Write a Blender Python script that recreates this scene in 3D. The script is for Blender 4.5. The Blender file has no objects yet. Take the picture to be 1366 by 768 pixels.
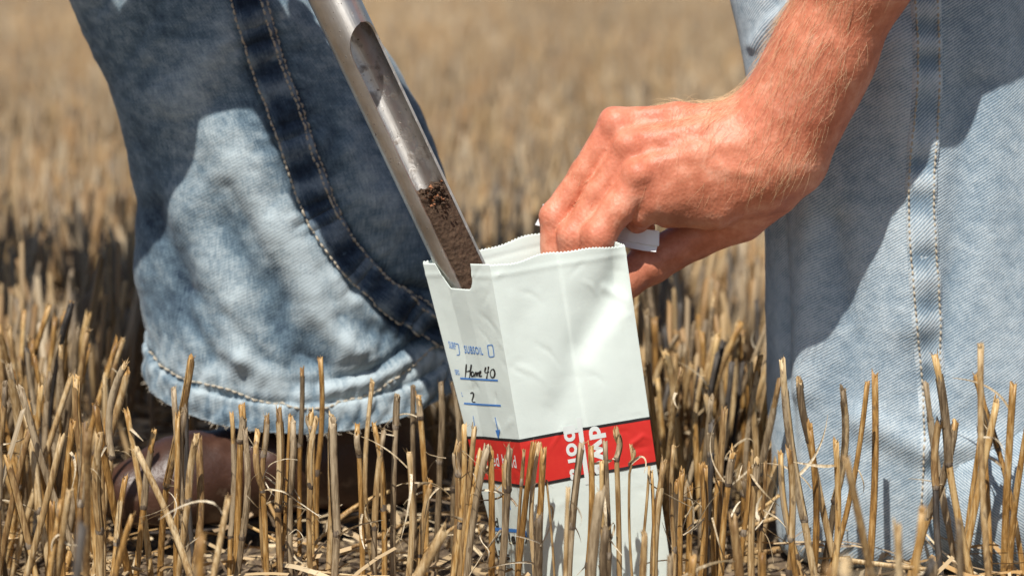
import bpy, bmesh, math, random
import numpy as np
from mathutils import Vector, Matrix, noise
from mathutils.bvhtree import BVHTree

random.seed(7)
rng = np.random.default_rng(7)
scene = bpy.context.scene
COL = scene.collection

# ------------------------------------------------------------------ camera
F_PX = 3270.0                 # focal length in photo pixels (photo 1366 wide)
DIST = 1.30                   # camera to the bag plane (y = 0)
PITCH = math.radians(8.59)
CAM_H = 0.369
S = DIST / F_PX               # metres per photo pixel at the bag
CP, SP = math.cos(PITCH), math.sin(PITCH)

cam_d = bpy.data.cameras.new('camera')
cam = bpy.data.objects.new('camera', cam_d)
COL.objects.link(cam)
cam.location = (0, -DIST, CAM_H)
cam.rotation_euler = (math.pi / 2 - PITCH, 0, 0)
cam_d.sensor_width = 36
cam_d.lens = F_PX / 1366 * 36
cam_d.clip_start = 0.05
cam_d.clip_end = 500
cam_d.dof.use_dof = True
cam_d.dof.focus_distance = 1.30
cam_d.dof.aperture_fstop = 7.0
cam_d.dof.aperture_blades = 0
scene.camera = cam

# ------------------------------------------------------------------ light
SUN_DIR = Vector((-0.17, -0.50, 0.85)).normalized()      # towards the sun
elev = math.asin(SUN_DIR.z)
azim = math.atan2(SUN_DIR.x, SUN_DIR.y)
world = bpy.data.worlds.new('World')
scene.world = world
world.use_nodes = True
wn = world.node_tree.nodes
sky = wn.new('ShaderNodeTexSky')
sky.sky_type = 'NISHITA'
sky.sun_disc = False
sky.sun_elevation = elev
sky.sun_rotation = azim
world.node_tree.links.new(sky.outputs[0], wn['Background'].inputs[0])
wn['Background'].inputs[1].default_value = 0.08
sun_d = bpy.data.lights.new('sun', 'SUN')
sun_d.energy = 5.0
sun_d.angle = math.radians(0.5)
sun_d.color = (1.0, 0.955, 0.88)
sun = bpy.data.objects.new('sun', sun_d)
COL.objects.link(sun)
sun.rotation_euler = SUN_DIR.to_track_quat('Z', 'Y').to_euler()
sun.location = SUN_DIR * 20
scene.view_settings.view_transform = 'Standard'
scene.view_settings.look = 'None'
scene.view_settings.exposure = 0.08
scene.view_settings.gamma = 1.0
scene.cycles.use_denoising = True


# ------------------------------------------------------------------ helpers
def Qa(px, py, d):
    """photo pixel + depth (in photo pixels behind the bag plane) -> world points (numpy)"""
    px, py, d = np.broadcast_arrays(*[np.asarray(a, float) for a in (px, py, d)])
    Y = d * S
    b = (384 - py) / F_PX
    a = (px - 683) / F_PX
    t = (Y + DIST) / (CP + b * SP)
    return np.stack([a * t, Y, CAM_H + t * (-SP + b * CP)], -1)


def Q(px, py, d):
    return Vector(Qa(px, py, d).tolist())


def proj(P):
    P = np.asarray(P, float)
    x, y, z = P[..., 0], P[..., 1] + DIST, P[..., 2] - CAM_H
    f = y * CP - z * SP
    u = y * SP + z * CP
    return 683 + F_PX * x / f, 384 - F_PX * u / f


def ground_py(d):
    return float(proj(np.array([0, d * S, 0.0]))[1])


def mesh_obj(name, verts, faces, mat=None, parent=None, smooth=True, uv=None, attrs=None, loc=None):
    me = bpy.data.meshes.new(name)
    v = np.asarray(verts, float)
    if loc is not None:
        v = v - np.asarray(loc)
    me.from_pydata(v.tolist(), [], [tuple(int(i) for i in f) for f in faces] if not isinstance(faces, np.ndarray) else faces.tolist())
    if smooth and len(me.polygons):
        me.polygons.foreach_set('use_smooth', [True] * len(me.polygons))
    if uv is not None:
        l = me.uv_layers.new(name='UVMap')
        idx = np.empty(len(me.loops), dtype=np.int32)
        me.loops.foreach_get('vertex_index', idx)
        l.data.foreach_set('uv', np.asarray(uv, np.float32)[idx].ravel())
    for k, a in (attrs or {}).items():
        at = me.attributes.new(k, 'FLOAT', 'POINT')
        at.data.foreach_set('value', np.asarray(a, np.float32))
    me.update()
    if mat is not None:
        me.materials.append(mat)
    o = bpy.data.objects.new(name, me)
    COL.objects.link(o)
    if loc is not None:
        o.location = loc
    if parent is not None:
        o.parent = parent
        if loc is None:
            o.matrix_parent_inverse = Matrix.Translation(-parent.location)
        else:
            o.location = Vector(loc) - parent.location
    return o


def root(name, label, cat, loc=(0, 0, 0), group=None):
    o = bpy.data.objects.new(name, None)
    o.empty_display_size = 0.05
    COL.objects.link(o)
    o.location = loc
    tag(o, label, cat, group)
    return o


def tag(o, label=None, cat=None, group=None, kind=None):
    if label: o['label'] = label
    if cat: o['category'] = cat
    if group: o['group'] = group
    if kind: o['kind'] = kind
    return o


# --- shader helper
class NT:
    def __init__(self, name):
        self.m = bpy.data.materials.new(name)
        self.m.use_nodes = True
        self.t = self.m.node_tree
        self.b = self.t.nodes['Principled BSDF']
        self.out = self.t.nodes['Material Output']

    def n(self, typ, **kw):
        nd = self.t.nodes.new(typ)
        for k, v in kw.items():
            if k.startswith('i_'):
                key = k[2:]
                key = int(key) if key.isdigit() else key.replace('_', ' ')
                s = nd.inputs[key]
                if hasattr(v, 'is_output') or isinstance(v, bpy.types.NodeSocket):
                    self.t.links.new(v, s)
                else:
                    s.default_value = v
            else:
                setattr(nd, k, v)
        return nd

    def link(self, a, b):
        self.t.links.new(a, b)

    def set(self, **kw):
        for k, v in kw.items():
            s = self.b.inputs[k.replace('_', ' ')]
            if isinstance(v, bpy.types.NodeSocket):
                self.t.links.new(v, s)
            else:
                s.default_value = v

    def coord(self, out='Object', scale=(1, 1, 1), rot=(0, 0, 0)):
        c = self.n('ShaderNodeTexCoord')
        m = self.n('ShaderNodeMapping')
        m.inputs['Scale'].default_value = scale
        m.inputs['Rotation'].default_value = rot
        self.link(c.outputs[out], m.inputs[0])
        return m.outputs[0]

    def noise(self, vec, scale, detail=4, rough=0.55, out=0):
        nd = self.n('ShaderNodeTexNoise')
        nd.inputs['Scale'].default_value = scale
        nd.inputs['Detail'].default_value = detail
        nd.inputs['Roughness'].default_value = rough
        self.link(vec, nd.inputs['Vector'])
        return nd.outputs[out]

    def ramp(self, fac, stops):
        r = self.n('ShaderNodeValToRGB')
        e = r.color_ramp.elements
        while len(e) < len(stops):
            e.new(0.5)
        for k, (p, c) in enumerate(stops):
            e[k].position = p
            e[k].color = c if len(c) == 4 else (*c, 1)
        self.link(fac, r.inputs[0])
        return r.outputs[0]

    def math(self, op, a, b=None, clamp=False):
        nd = self.n('ShaderNodeMath', operation=op, use_clamp=clamp)
        for k, v in enumerate((a, b)):
            if v is None: continue
            if isinstance(v, bpy.types.NodeSocket):
                self.link(v, nd.inputs[k])
            else:
                nd.inputs[k].default_value = v
        return nd.outputs[0]

    def mix(self, fac, a, b, blend='MIX'):
        nd = self.n('ShaderNodeMix', data_type='RGBA', blend_type=blend)
        for s, v in ((nd.inputs[0], fac), (nd.inputs[6], a), (nd.inputs[7], b)):
            if isinstance(v, bpy.types.NodeSocket):
                self.link(v, s)
            elif isinstance(v, (int, float)):
                s.default_value = v
            else:
                s.default_value = (*v, 1) if len(v) == 3 else v
        return nd.outputs[2]

    def bump(self, h, dist, strength=1.0, normal=None):
        nd = self.n('ShaderNodeBump')
        nd.inputs['Strength'].default_value = strength
        nd.inputs['Distance'].default_value = dist
        self.link(h, nd.inputs['Height'])
        if normal is not None:
            self.link(normal, nd.inputs['Normal'])
        return nd.outputs[0]

    def attr(self, name, out='Fac'):
        a = self.n('ShaderNodeAttribute')
        a.attribute_name = name
        return a.outputs[out]


def flat_mat(name, col, rough=0.6):
    m = NT(name)
    m.set(Base_Color=(*col, 1), Roughness=rough)
    return m.m


# --- materials
def mat_stalk(name, stops, gloss=0.42):
    m = NT(name)
    v = m.coord('Object', (1, 1, 0.10))
    w = m.coord('Object', (1, 1, 0.45))
    oi = m.n('ShaderNodeObjectInfo')
    off = m.n('ShaderNodeVectorMath', operation='ADD')
    m.link(v, off.inputs[0])
    sc = m.n('ShaderNodeVectorMath', operation='SCALE')
    cmb = m.n('ShaderNodeCombineXYZ', i_0=oi.outputs['Random'], i_1=oi.outputs['Random'], i_2=oi.outputs['Random'])
    m.link(cmb.outputs[0], sc.inputs[0]); sc.inputs['Scale'].default_value = 3.7
    m.link(sc.outputs[0], off.inputs[1])
    fine = m.noise(off.outputs[0], 900, 3)
    big = m.noise(w, 55, 4)
    f = m.math('ADD', m.math('MULTIPLY', fine, 0.85), m.math('ADD', m.math('MULTIPLY', big, 0.75), -0.3))
    f = m.math('ADD', f, m.math('MULTIPLY', m.math('SUBTRACT', oi.outputs['Random'], 0.5), 0.30))
    c = m.ramp(f, stops)
    spots = m.noise(w, 320, 2)
    c = m.mix(m.ramp(spots, [(0.62, (0, 0, 0)), (0.72, (0.7, 0.7, 0.7))]), c, (0.10, 0.062, 0.035))
    m.set(Base_Color=c, Roughness=gloss, Normal=m.bump(fine, 0.0006, 0.7))
    m.b.inputs['Specular IOR Level'].default_value = 0.35
    return m.m


M_GOLD = mat_stalk('stem_gold', [(0.3, (0.17, 0.085, 0.024)), (0.5, (0.41, 0.225, 0.068)), (0.68, (0.62, 0.43, 0.20))])
M_TAN = mat_stalk('stem_tan', [(0.3, (0.19, 0.105, 0.04)), (0.5, (0.40, 0.26, 0.115)), (0.7, (0.62, 0.47, 0.27))], 0.5)
M_GREY = mat_stalk('stem_grey', [(0.3, (0.10, 0.068, 0.038)), (0.5, (0.25, 0.18, 0.105)), (0.7, (0.45, 0.35, 0.225))], 0.55)
M_DARK = mat_stalk('stem_dark', [(0.3, (0.035, 0.03, 0.027)), (0.5, (0.07, 0.06, 0.052)), (0.7, (0.14, 0.12, 0.10))], 0.6)
M_NODE = mat_stalk('stem_node', [(0.3, (0.07, 0.05, 0.035)), (0.5, (0.16, 0.12, 0.085)), (0.7, (0.32, 0.26, 0.19))], 0.6)
M_SHRED = mat_stalk('dry_leaf', [(0.3, (0.30, 0.22, 0.12)), (0.5, (0.50, 0.40, 0.26)), (0.7, (0.70, 0.61, 0.46))], 0.5)


def mat_attrcol(name, rough=0.55):
    m = NT(name)
    a = m.attr('Col', 'Color')
    v = m.coord('Object', (1, 1, 0.15))
    f = m.noise(v, 300, 3)
    c = m.mix(m.ramp(f, [(0.3, (0, 0, 0)), (0.75, (0.3, 0.3, 0.3))]), a, (0.50, 0.39, 0.25))
    m.set(Base_Color=c, Roughness=rough)
    return m.m


M_FIELD = mat_attrcol('field_straw')

m = NT('ground_soil')
g = m.coord('Object', (1, 1, 1))
n1 = m.noise(g, 60, 6); n2 = m.noise(g, 7, 3); n3 = m.noise(m.coord('Object', (1, 0.25, 1), (0, 0, 0.5)), 260, 3)
c = m.ramp(n1, [(0.3, (0.06, 0.04, 0.026)), (0.55, (0.12, 0.083, 0.052)), (0.72, (0.24, 0.175, 0.105))])
c = m.mix(m.ramp(n3, [(0.5, (0, 0, 0)), (0.62, (1, 1, 1))]), c, (0.32, 0.235, 0.135))
far = m.n('ShaderNodeSeparateXYZ'); m.link(g, far.inputs[0])
farf = m.ramp(m.math('MULTIPLY', far.outputs[1], 0.05), [(0.15, (0, 0, 0)), (0.8, (1, 1, 1))])
c = m.mix(farf, c, m.mix(n2, (0.20, 0.14, 0.08), (0.30, 0.215, 0.125)))
m.set(Base_Color=c, Roughness=0.95, Normal=m.bump(n1, 0.01, 0.6))
M_GROUND = m.m


def mat_paper():
    m = NT('bag_paper')
    v = m.coord('Object')
    n = m.noise(v, 700, 4, 0.65); n2 = m.noise(v, 45, 4)
    c = m.mix(m.math('MULTIPLY', n2, 0.7), (0.845, 0.925, 0.87), (0.80, 0.885, 0.825))
    sm = m.ramp(m.noise(v, 16, 5, 0.7), [(0.60, (0, 0, 0)), (0.78, (0.30, 0.30, 0.30))])
    c = m.mix(sm, c, (0.52, 0.46, 0.36))
    m.set(Base_Color=c, Roughness=0.62, Normal=m.bump(m.math('ADD', m.math('MULTIPLY', n, 0.25), n2), 0.0007, 0.35))
    m.b.inputs['Specular IOR Level'].default_value = 0.3
    tr = m.n('ShaderNodeBsdfTranslucent')
    tr.inputs[0].default_value = (0.80, 0.82, 0.76, 1)
    mx = m.n('ShaderNodeMixShader'); mx.inputs[0].default_value = 0.10
    m.link(m.b.outputs[0], mx.inputs[1]); m.link(tr.outputs[0], mx.inputs[2])
    m.link(mx.outputs[0], m.out.inputs[0])
    return m.m


M_PAPER = mat_paper()


def ink(name, c1, c2, rough=0.5):
    m = NT(name)
    v = m.coord('Object')
    n = m.noise(v, 260, 4)
    m.set(Base_Color=m.mix(n, c1, c2), Roughness=rough)
    return m.m


M_RED = ink('red_ink', (0.66, 0.022, 0.02), (0.74, 0.045, 0.03), 0.5)
M_BLACK = ink('black_ink', (0.012, 0.011, 0.012), (0.03, 0.027, 0.028))
M_BLUE = ink('blue_ink', (0.04, 0.20, 0.60), (0.09, 0.28, 0.68))
M_WHITE = ink('white_print', (0.82, 0.87, 0.84), (0.79, 0.84, 0.80))
M_STRIP = ink('strip_paper', (0.84, 0.85, 0.86), (0.80, 0.81, 0.83), 0.45)


def mat_steel():
    m = NT('probe_steel')
    along = m.attr('along'); around = m.attr('around')
    cv = m.n('ShaderNodeCombineXYZ')
    m.link(m.math('MULTIPLY', along, 4.0), cv.inputs[0]); m.link(around, cv.inputs[1])
    scr = m.noise(cv.outputs[0], 10, 5, 0.65)
    v = m.coord('Object')
    n = m.noise(v, 38, 5, 0.6); n2 = m.noise(v, 400, 3, 0.6); n3 = m.noise(v, 120, 4)
    c = m.ramp(n, [(0.3, (0.54, 0.51, 0.47)), (0.6, (0.76, 0.74, 0.71)), (0.8, (0.86, 0.85, 0.83))])
    dirt = m.math('MULTIPLY', m.ramp(n3, [(0.53, (0, 0, 0)), (0.66, (1, 1, 1))]), m.attr('dirt'), True)
    speck = m.ramp(n2, [(0.66, (0, 0, 0)), (0.70, (1, 1, 1))])
    dirt2 = m.math('MAXIMUM', m.math('MULTIPLY', dirt, 0.8), m.math('MULTIPLY', speck, 0.8), True)
    c = m.mix(dirt2, c, (0.13, 0.075, 0.04))
    met = m.math('SUBTRACT', 0.97, m.math('MULTIPLY', dirt2, 0.85))
    rough = m.math('ADD', m.math('MULTIPLY', scr, 0.2), m.math('ADD', 0.34, m.math('MULTIPLY', dirt2, 0.3)))
    m.set(Base_Color=c, Metallic=met, Roughness=rough, Normal=m.bump(m.math('ADD', scr, m.math('MULTIPLY', dirt2, 2.0)), 0.00025, 0.5))
    tg = m.n('ShaderNodeTangent', direction_type='UV_MAP', uv_map='UVMap')
    m.link(tg.outputs[0], m.b.inputs['Tangent'])
    m.b.inputs['Anisotropic'].default_value = 0.8
    m.b.inputs['Anisotropic Rotation'].default_value = 0.25
    return m.m


M_STEEL = mat_steel()

m = NT('soil')
v = m.coord('Object')
n = m.noise(v, 260, 6, 0.7); n2 = m.noise(v, 60, 3)
vo = m.n('ShaderNodeTexVoronoi'); vo.inputs['Scale'].default_value = 420; m.link(v, vo.inputs['Vector'])
c = m.ramp(n, [(0.25, (0.026, 0.014, 0.008)), (0.5, (0.068, 0.038, 0.021)), (0.75, (0.14, 0.085, 0.05))])
c = m.mix(m.math('MULTIPLY', n2, 0.35), c, (0.12, 0.072, 0.042))
m.set(Base_Color=c, Roughness=0.95, Normal=m.bump(m.math('ADD', n, m.math('MULTIPLY', vo.outputs[0], 0.5)), 0.002, 0.7))
M_SOIL = m.m
M_CRUMB = ink('soil_crumb', (0.20, 0.075, 0.03), (0.40, 0.17, 0.08), 0.9)


def mat_denim(name, dark, mid, pale, twill_k=1.0):
    m = NT(name)
    fade = m.attr('fade')  # wear fading, plus painted sunlight on the standing leg
    uv = m.n('ShaderNodeTexCoord').outputs['UV']
    mp = m.n('ShaderNodeMapping'); mp.inputs['Rotation'].default_value = (0, 0, math.radians(35)); m.link(uv, mp.inputs[0])
    wv = m.n('ShaderNodeTexWave', wave_type='BANDS', bands_direction='Y')
    wv.inputs['Scale'].default_value = 230; wv.inputs['Distortion'].default_value = 1.1
    wv.inputs['Detail'].default_value = 2; wv.inputs['Detail Scale'].default_value = 1.6
    m.link(mp.outputs[0], wv.inputs['Vector'])
    mp2 = m.n('ShaderNodeMapping'); mp2.inputs['Scale'].default_value = (1, 0.12, 1); m.link(uv, mp2.inputs[0])
    grain = m.noise(mp2.outputs[0], 1500, 3, 0.6)
    mp3 = m.n('ShaderNodeMapping'); mp3.inputs['Scale'].default_value = (0.12, 1, 1); m.link(uv, mp3.inputs[0])
    grain2 = m.noise(mp3.outputs[0], 1300, 2, 0.6)
    blot = m.noise(uv, 24, 5, 0.62)
    blot2 = m.noise(uv, 110, 4, 0.6)
    f = m.math('ADD', fade, m.math('MULTIPLY', m.math('SUBTRACT', blot, 0.5), 0.7))
    f = m.math('ADD', f, m.math('MULTIPLY', m.math('SUBTRACT', blot2, 0.5), 0.85))
    f = m.math('ADD', f, m.math('MULTIPLY', m.math('SUBTRACT', grain, 0.5), 0.8))
    f = m.math('ADD', f, m.math('MULTIPLY', m.math('SUBTRACT', grain2, 0.5), 0.35))
    f = m.math('ADD', f, m.math('MULTIPLY', m.math('SUBTRACT', wv.outputs[1], 0.5), 0.42 * twill_k))
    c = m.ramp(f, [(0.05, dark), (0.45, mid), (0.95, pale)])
    st = m.noise(uv, 9, 4, 0.5)
    c = m.mix(m.ramp(st, [(0.60, (0, 0, 0)), (0.75, (0.5, 0.5, 0.5))]), c, m.mix(0.6, c, (0.30, 0.25, 0.18)))
    h = m.math('ADD', wv.outputs[1], m.math('MULTIPLY', grain, 0.6))
    m.set(Base_Color=c, Roughness=0.9, Normal=m.bump(blot2, 0.002, 0.35, m.bump(h, 0.0005, 0.15 + 0.3 * min(1, twill_k))))
    m.b.inputs['Specular IOR Level'].default_value = 0.15
    m.b.inputs['Sheen Weight'].default_value = 0.15
    return m.m


M_DENIM_A = mat_denim('faded_denim', (0.022, 0.040, 0.068), (0.125, 0.185, 0.235), (0.42, 0.49, 0.52), 0.12)
M_DENIM_SEAM = mat_denim('dark_denim_seam', (0.010, 0.019, 0.036), (0.045, 0.074, 0.115), (0.22, 0.28, 0.33), 0.1)
M_DENIM_B = mat_denim('pale_denim', (0.15, 0.22, 0.29), (0.31, 0.40, 0.47), (0.62, 0.68, 0.71), 1.6)
M_THREAD = ink('seam_thread', (0.42, 0.36, 0.27), (0.58, 0.51, 0.40), 0.8)


def mat_leather():
    m = NT('boot_leather')
    v = m.coord('Object')
    n = m.noise(v, 30, 5); n2 = m.noise(v, 500, 4)
    c = m.ramp(n, [(0.3, (0.022, 0.010, 0.006)), (0.6, (0.060, 0.026, 0.016)), (0.8, (0.12, 0.06, 0.04))])
    sz = m.n('ShaderNodeSeparateXYZ'); m.link(v, sz.inputs[0])
    dust = m.math('ADD', m.math('MULTIPLY', m.noise(v, 70, 5, 0.7), 1.3), m.math('MULTIPLY', sz.outputs[2], -7.0))
    dust = m.ramp(dust, [(0.45, (0, 0, 0)), (0.8, (0.75, 0.75, 0.75))])
    c = m.mix(dust, c, (0.25, 0.18, 0.12))
    m.set(Base_Color=c, Roughness=m.math('ADD', 0.40, m.math('MULTIPLY', dust, 0.4)), Normal=m.bump(m.math('ADD', n, m.math('MULTIPLY', n2, 0.3)), 0.002, 0.5))
    return m.m


M_LEATHER = mat_leather()
M_SOLE = flat_mat('boot_sole', (0.03, 0.022, 0.018), 0.8)


def mat_skin():
    m = NT('sunburnt_skin')
    v = m.coord('Object')
    n = m.noise(v, 26, 4, 0.6); n2 = m.noise(v, 130, 5, 0.65); n3 = m.noise(v, 900, 2)
    red = m.attr('red')
    f = m.math('ADD', m.math('MULTIPLY', n, 0.5), m.math('MULTIPLY', n2, 0.5))
    c = m.ramp(f, [(0.34, (0.46, 0.135, 0.068)), (0.5, (0.66, 0.235, 0.135)), (0.64, (0.80, 0.38, 0.25))])
    c = m.mix(m.math('MULTIPLY', red, 0.6), c, (0.66, 0.19, 0.12))
    c = m.mix(m.math('MULTIPLY', m.attr('shade_grime'), 0.55), c, (0.20, 0.085, 0.05))  # underside shade, mottled with grime, painted into the skin colour
    vo = m.n('ShaderNodeTexVoronoi', feature='F1'); vo.inputs['Scale'].default_value = 620
    vv = m.coord('Object', (1, 1, 0.72), (0.3, 0.5, 0.7)); m.link(vv, vo.inputs['Vector'])
    wr = m.math('MULTIPLY', m.math('SINE', m.math('ADD', m.math('MULTIPLY', m.attr('wcoord'), 2600.0), m.math('MULTIPLY', n2, 14.0))), m.attr('wmask'))
    pores = m.math('ADD', m.math('MULTIPLY', vo.outputs[0], 0.7), m.math('MULTIPLY', n2, 1.0))
    pores = m.math('ADD', pores, m.math('MULTIPLY', n3, 0.25))
    b1 = m.bump(pores, 0.0008, 0.32)
    b2 = m.bump(wr, 0.0003, 0.55, b1)
    m.set(Base_Color=c, Roughness=m.math('ADD', 0.40, m.math('MULTIPLY', n2, 0.18)), Normal=b2)
    m.b.inputs['Subsurface Weight'].default_value = 0.10
    m.b.inputs['Subsurface Radius'].default_value = (0.006, 0.002, 0.001)
    m.b.inputs['Subsurface Scale'].default_value = 0.5
    m.b.inputs['Specular IOR Level'].default_value = 0.42
    return m.m


M_SKIN = mat_skin()
M_HAIR = flat_mat('arm_hair', (0.80, 0.58, 0.34), 0.4)
M_SHIRT_A = ink('blue_shirt', (0.10, 0.14, 0.22), (0.14, 0.18, 0.27), 0.9)
M_SHIRT_B = ink('grey_shirt', (0.30, 0.30, 0.29), (0.36, 0.36, 0.34), 0.9)
M_HAIRCAP = flat_mat('brown_hair', (0.09, 0.05, 0.028), 0.6)


# --- signed distance fields and surface nets
def rc(P, a, b, ra, rb):
    a = np.asarray(a, np.float32); b = np.asarray(b, np.float32)
    ba = b - a
    pa = P - a
    h = np.clip((pa @ ba) / max(float(ba @ ba), 1e-12), 0, 1)
    return np.linalg.norm(pa - h[..., None] * ba, axis=-1) - (ra + (rb - ra) * h)


def smin(a, b, k):
    h = np.clip(0.5 + 0.5 * (b - a) / k, 0, 1)
    return b + (a - b) * h - k * h * (1 - h)


class Field:
    def __init__(self, lo, hi, h):
        self.h = h
        self.lo = np.asarray(lo, np.float32)
        self.n = np.ceil((np.asarray(hi) - np.asarray(lo)) / h).astype(int) + 1
        self.ax = [(self.lo[i] + h * np.arange(self.n[i])).astype(np.float32) for i in range(3)]
        self.F = self.new()

    def new(self):
        return np.full(tuple(self.n), 1.0, np.float32)

    def cone(self, F, a, b, ra, rb, k):
        """smooth union of one round cone into F, evaluated only near it"""
        a = np.asarray(a, float); b = np.asarray(b, float)
        m = 2.2 * k + 4 * self.h
        lo = np.minimum(a - ra, b - rb) - m; hi = np.maximum(a + ra, b + rb) + m
        sl = []
        for i in range(3):
            i0 = max(0, int((lo[i] - self.lo[i]) / self.h)); i1 = min(self.n[i], int((hi[i] - self.lo[i]) / self.h) + 2)
            if i1 <= i0: return
            sl.append(slice(i0, i1))
        G = np.stack(np.meshgrid(*[self.ax[i][sl[i]] for i in range(3)], indexing='ij'), -1)
        F[tuple(sl)] = smin(F[tuple(sl)], rc(G, a, b, ra, rb).astype(np.float32), k)

    def chain(self, F, pts, k):
        for (a, ra), (b, rb) in zip(pts[:-1], pts[1:]):
            self.cone(F, a, b, ra, rb, k)

    def nets(self):
        F = self.F
        nx, ny, nz = F.shape
        ins = F < 0
        cnt = np.zeros((nx - 1, ny - 1, nz - 1), np.int8)
        for i in (0, 1):
            for j in (0, 1):
                for k in (0, 1):
                    cnt += ins[i:nx - 1 + i, j:ny - 1 + j, k:nz - 1 + k]
        act = (cnt > 0) & (cnt < 8)
        I = np.argwhere(act)
        idx = np.full(act.shape, -1, np.int64)
        idx[act] = np.arange(len(I))
        acc = np.zeros((len(I), 3)); w = np.zeros(len(I))
        corners = [(i, j, k) for i in (0, 1) for j in (0, 1) for k in (0, 1)]
        for a in corners:
            for ax in range(3):
                if a[ax] == 1: continue
                b = list(a); b[ax] = 1
                fa = F[I[:, 0] + a[0], I[:, 1] + a[1], I[:, 2] + a[2]].astype(float)
                fb = F[I[:, 0] + b[0], I[:, 1] + b[1], I[:, 2] + b[2]].astype(float)
                cr = (fa < 0) != (fb < 0)
                t = np.where(cr, fa / np.where(cr, fa - fb, 1), 0)
                p = np.array(a, float)[None, :].repeat(len(I), 0)
                p[:, ax] += t
                acc[cr] += p[cr]; w[cr] += 1
        V = self.lo + (I + acc / w[:, None]) * self.h
        faces = []
        for ax in range(3):
            o1, o2 = [(1, 2), (2, 0), (0, 1)][ax]
            sl0 = [slice(None)] * 3; sl1 = [slice(None)] * 3
            sl0[ax] = slice(0, -1); sl1[ax] = slice(1, None)
            A = ins[tuple(sl0)]; B = ins[tuple(sl1)]
            E = np.argwhere(A != B)
            ok = (E[:, o1] > 0) & (E[:, o2] > 0) & (E[:, o1] < F.shape[o1] - 1) & (E[:, o2] < F.shape[o2] - 1)
            E = E[ok]
            sgn = A[tuple(E.T)]
            def cell(d1, d2):
                c = E.copy(); c[:, o1] -= d1; c[:, o2] -= d2
                return idx[tuple(c.T)]
            q = np.stack([cell(1, 1), cell(0, 1), cell(0, 0), cell(1, 0)], -1)
            q[~sgn] = q[~sgn][:, ::-1]
            faces.append(q)
        Fc = np.concatenate(faces)
        return V, Fc[(Fc >= 0).all(1)]


def smooth_mesh(V, Fq, it=2, lam=0.5):
    e = np.concatenate([Fq[:, [0, 1]], Fq[:, [1, 2]], Fq[:, [2, 3]], Fq[:, [3, 0]]])
    for _ in range(it):
        acc = np.zeros_like(V); c = np.zeros(len(V))
        for a, b in ((0, 1), (1, 0)):
            np.add.at(acc, e[:, a], V[e[:, b]]); np.add.at(c, e[:, a], 1)
        V = V + lam * (acc / np.maximum(c, 1)[:, None] - V)
    return V


def pc(px, py, d, r):
    return (Qa(px, py, d), r * S)


def polydist(X, Y, pts):
    """distance to a polyline in the plane and the arc parameter 0..1 along it"""
    best = np.full(np.shape(X), 1e9); tt = np.zeros(np.shape(X))
    n = len(pts) - 1
    for i in range(n):
        (x0, y0), (x1, y1) = pts[i], pts[i + 1]
        dx, dy = x1 - x0, y1 - y0
        h = np.clip(((X - x0) * dx + (Y - y0) * dy) / (dx * dx + dy * dy), 0, 1)
        dd = np.hypot(X - x0 - h * dx, Y - y0 - h * dy)
        m = dd < best
        best = np.where(m, dd, best); tt = np.where(m, (i + h) / n, tt)
    return best, tt


def vnoise(P, scale, seed=0.0):
    """fast value noise for numpy points (N,3)"""
    P = P * scale + seed * 17.31
    i = np.floor(P).astype(np.int64); f = P - i; f = f * f * (3 - 2 * f)
    def h(a, b, c):
        n = (a * 374761393 + b * 668265263 + c * 2147483647 + int(seed * 1013)) & 0x7fffffff
        n = ((n ^ (n >> 13)) * 1274126177) & 0x7fffffff
        return ((n ^ (n >> 16)) & 0xffff) / 65535.0
    r = 0
    for a in (0, 1):
        for b in (0, 1):
            for c in (0, 1):
                wgt = (f[..., 0] if a else 1 - f[..., 0]) * (f[..., 1] if b else 1 - f[..., 1]) * (f[..., 2] if c else 1 - f[..., 2])
                r = r + wgt * h(i[..., 0] + a, i[..., 1] + b, i[..., 2] + c)
    return r


def fbm(P, scale, seed=0.0, oct=3):
    r = 0; a = 1; tot = 0
    for o in range(oct):
        r = r + a * vnoise(P, scale * 2 ** o, seed + o); tot += a; a *= 0.5
    return r / tot - 0.5


# ================================================================== GROUND AND FIELD
def build_ground():
    # one sheet: fine cells near the bag, coarse towards the horizon
    xs = np.unique(np.concatenate([np.linspace(-1.2, 1.2, 120), np.geomspace(1.25, 150, 26), -np.geomspace(1.25, 150, 26)]))
    ys = np.unique(np.concatenate([np.linspace(-0.9, 2.6, 150), np.geomspace(2.7, 300, 34), -np.geomspace(0.95, 60, 16)]))
    X, Y = np.meshgrid(xs, ys, indexing='ij')
    P = np.stack([X, Y, 0 * X], -1).reshape(-1, 3)
    z = (fbm(P, 30, 1, 3) * 0.014 + fbm(P, 5, 4, 2) * 0.016) - 0.004
    z *= np.exp(-np.hypot(P[:, 0], P[:, 1]) / 60)
    P[:, 2] = z
    ny = len(ys)
    i = np.arange(len(xs) - 1)[:, None] * ny + np.arange(ny - 1)[None, :]
    Fq = np.stack([i, i + ny, i + ny + 1, i + 1], -1).reshape(-1, 4)
    o = mesh_obj('ground', P, Fq, M_GROUND)
    tag(o, kind='structure')


build_ground()

# --------------------------------------------------------------- stalks
STALK_COUNT = 0


def ring_tube(center, radii, sides, phase=0.0, ridges=None, frames=None):
    """verts for rings round a centre line; frames = (x axis, y axis)"""
    ax, ay = frames
    th = np.arange(sides) / sides * 2 * math.pi + phase
    rad = np.asarray(radii)[:, None] * (ridges if ridges is not None else 1)
    return (center[:, None, :] + rad[..., None] * (np.cos(th)[None, :, None] * ax + np.sin(th)[None, :, None] * ay))


def tube_faces(nr, sides, off=0):
    f = []
    for i in range(nr - 1):
        for j in range(sides):
            a = off + i * sides + j; b = off + i * sides + (j + 1) % sides
            f.append((a, b, b + sides, a + sides))
    return f


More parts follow.
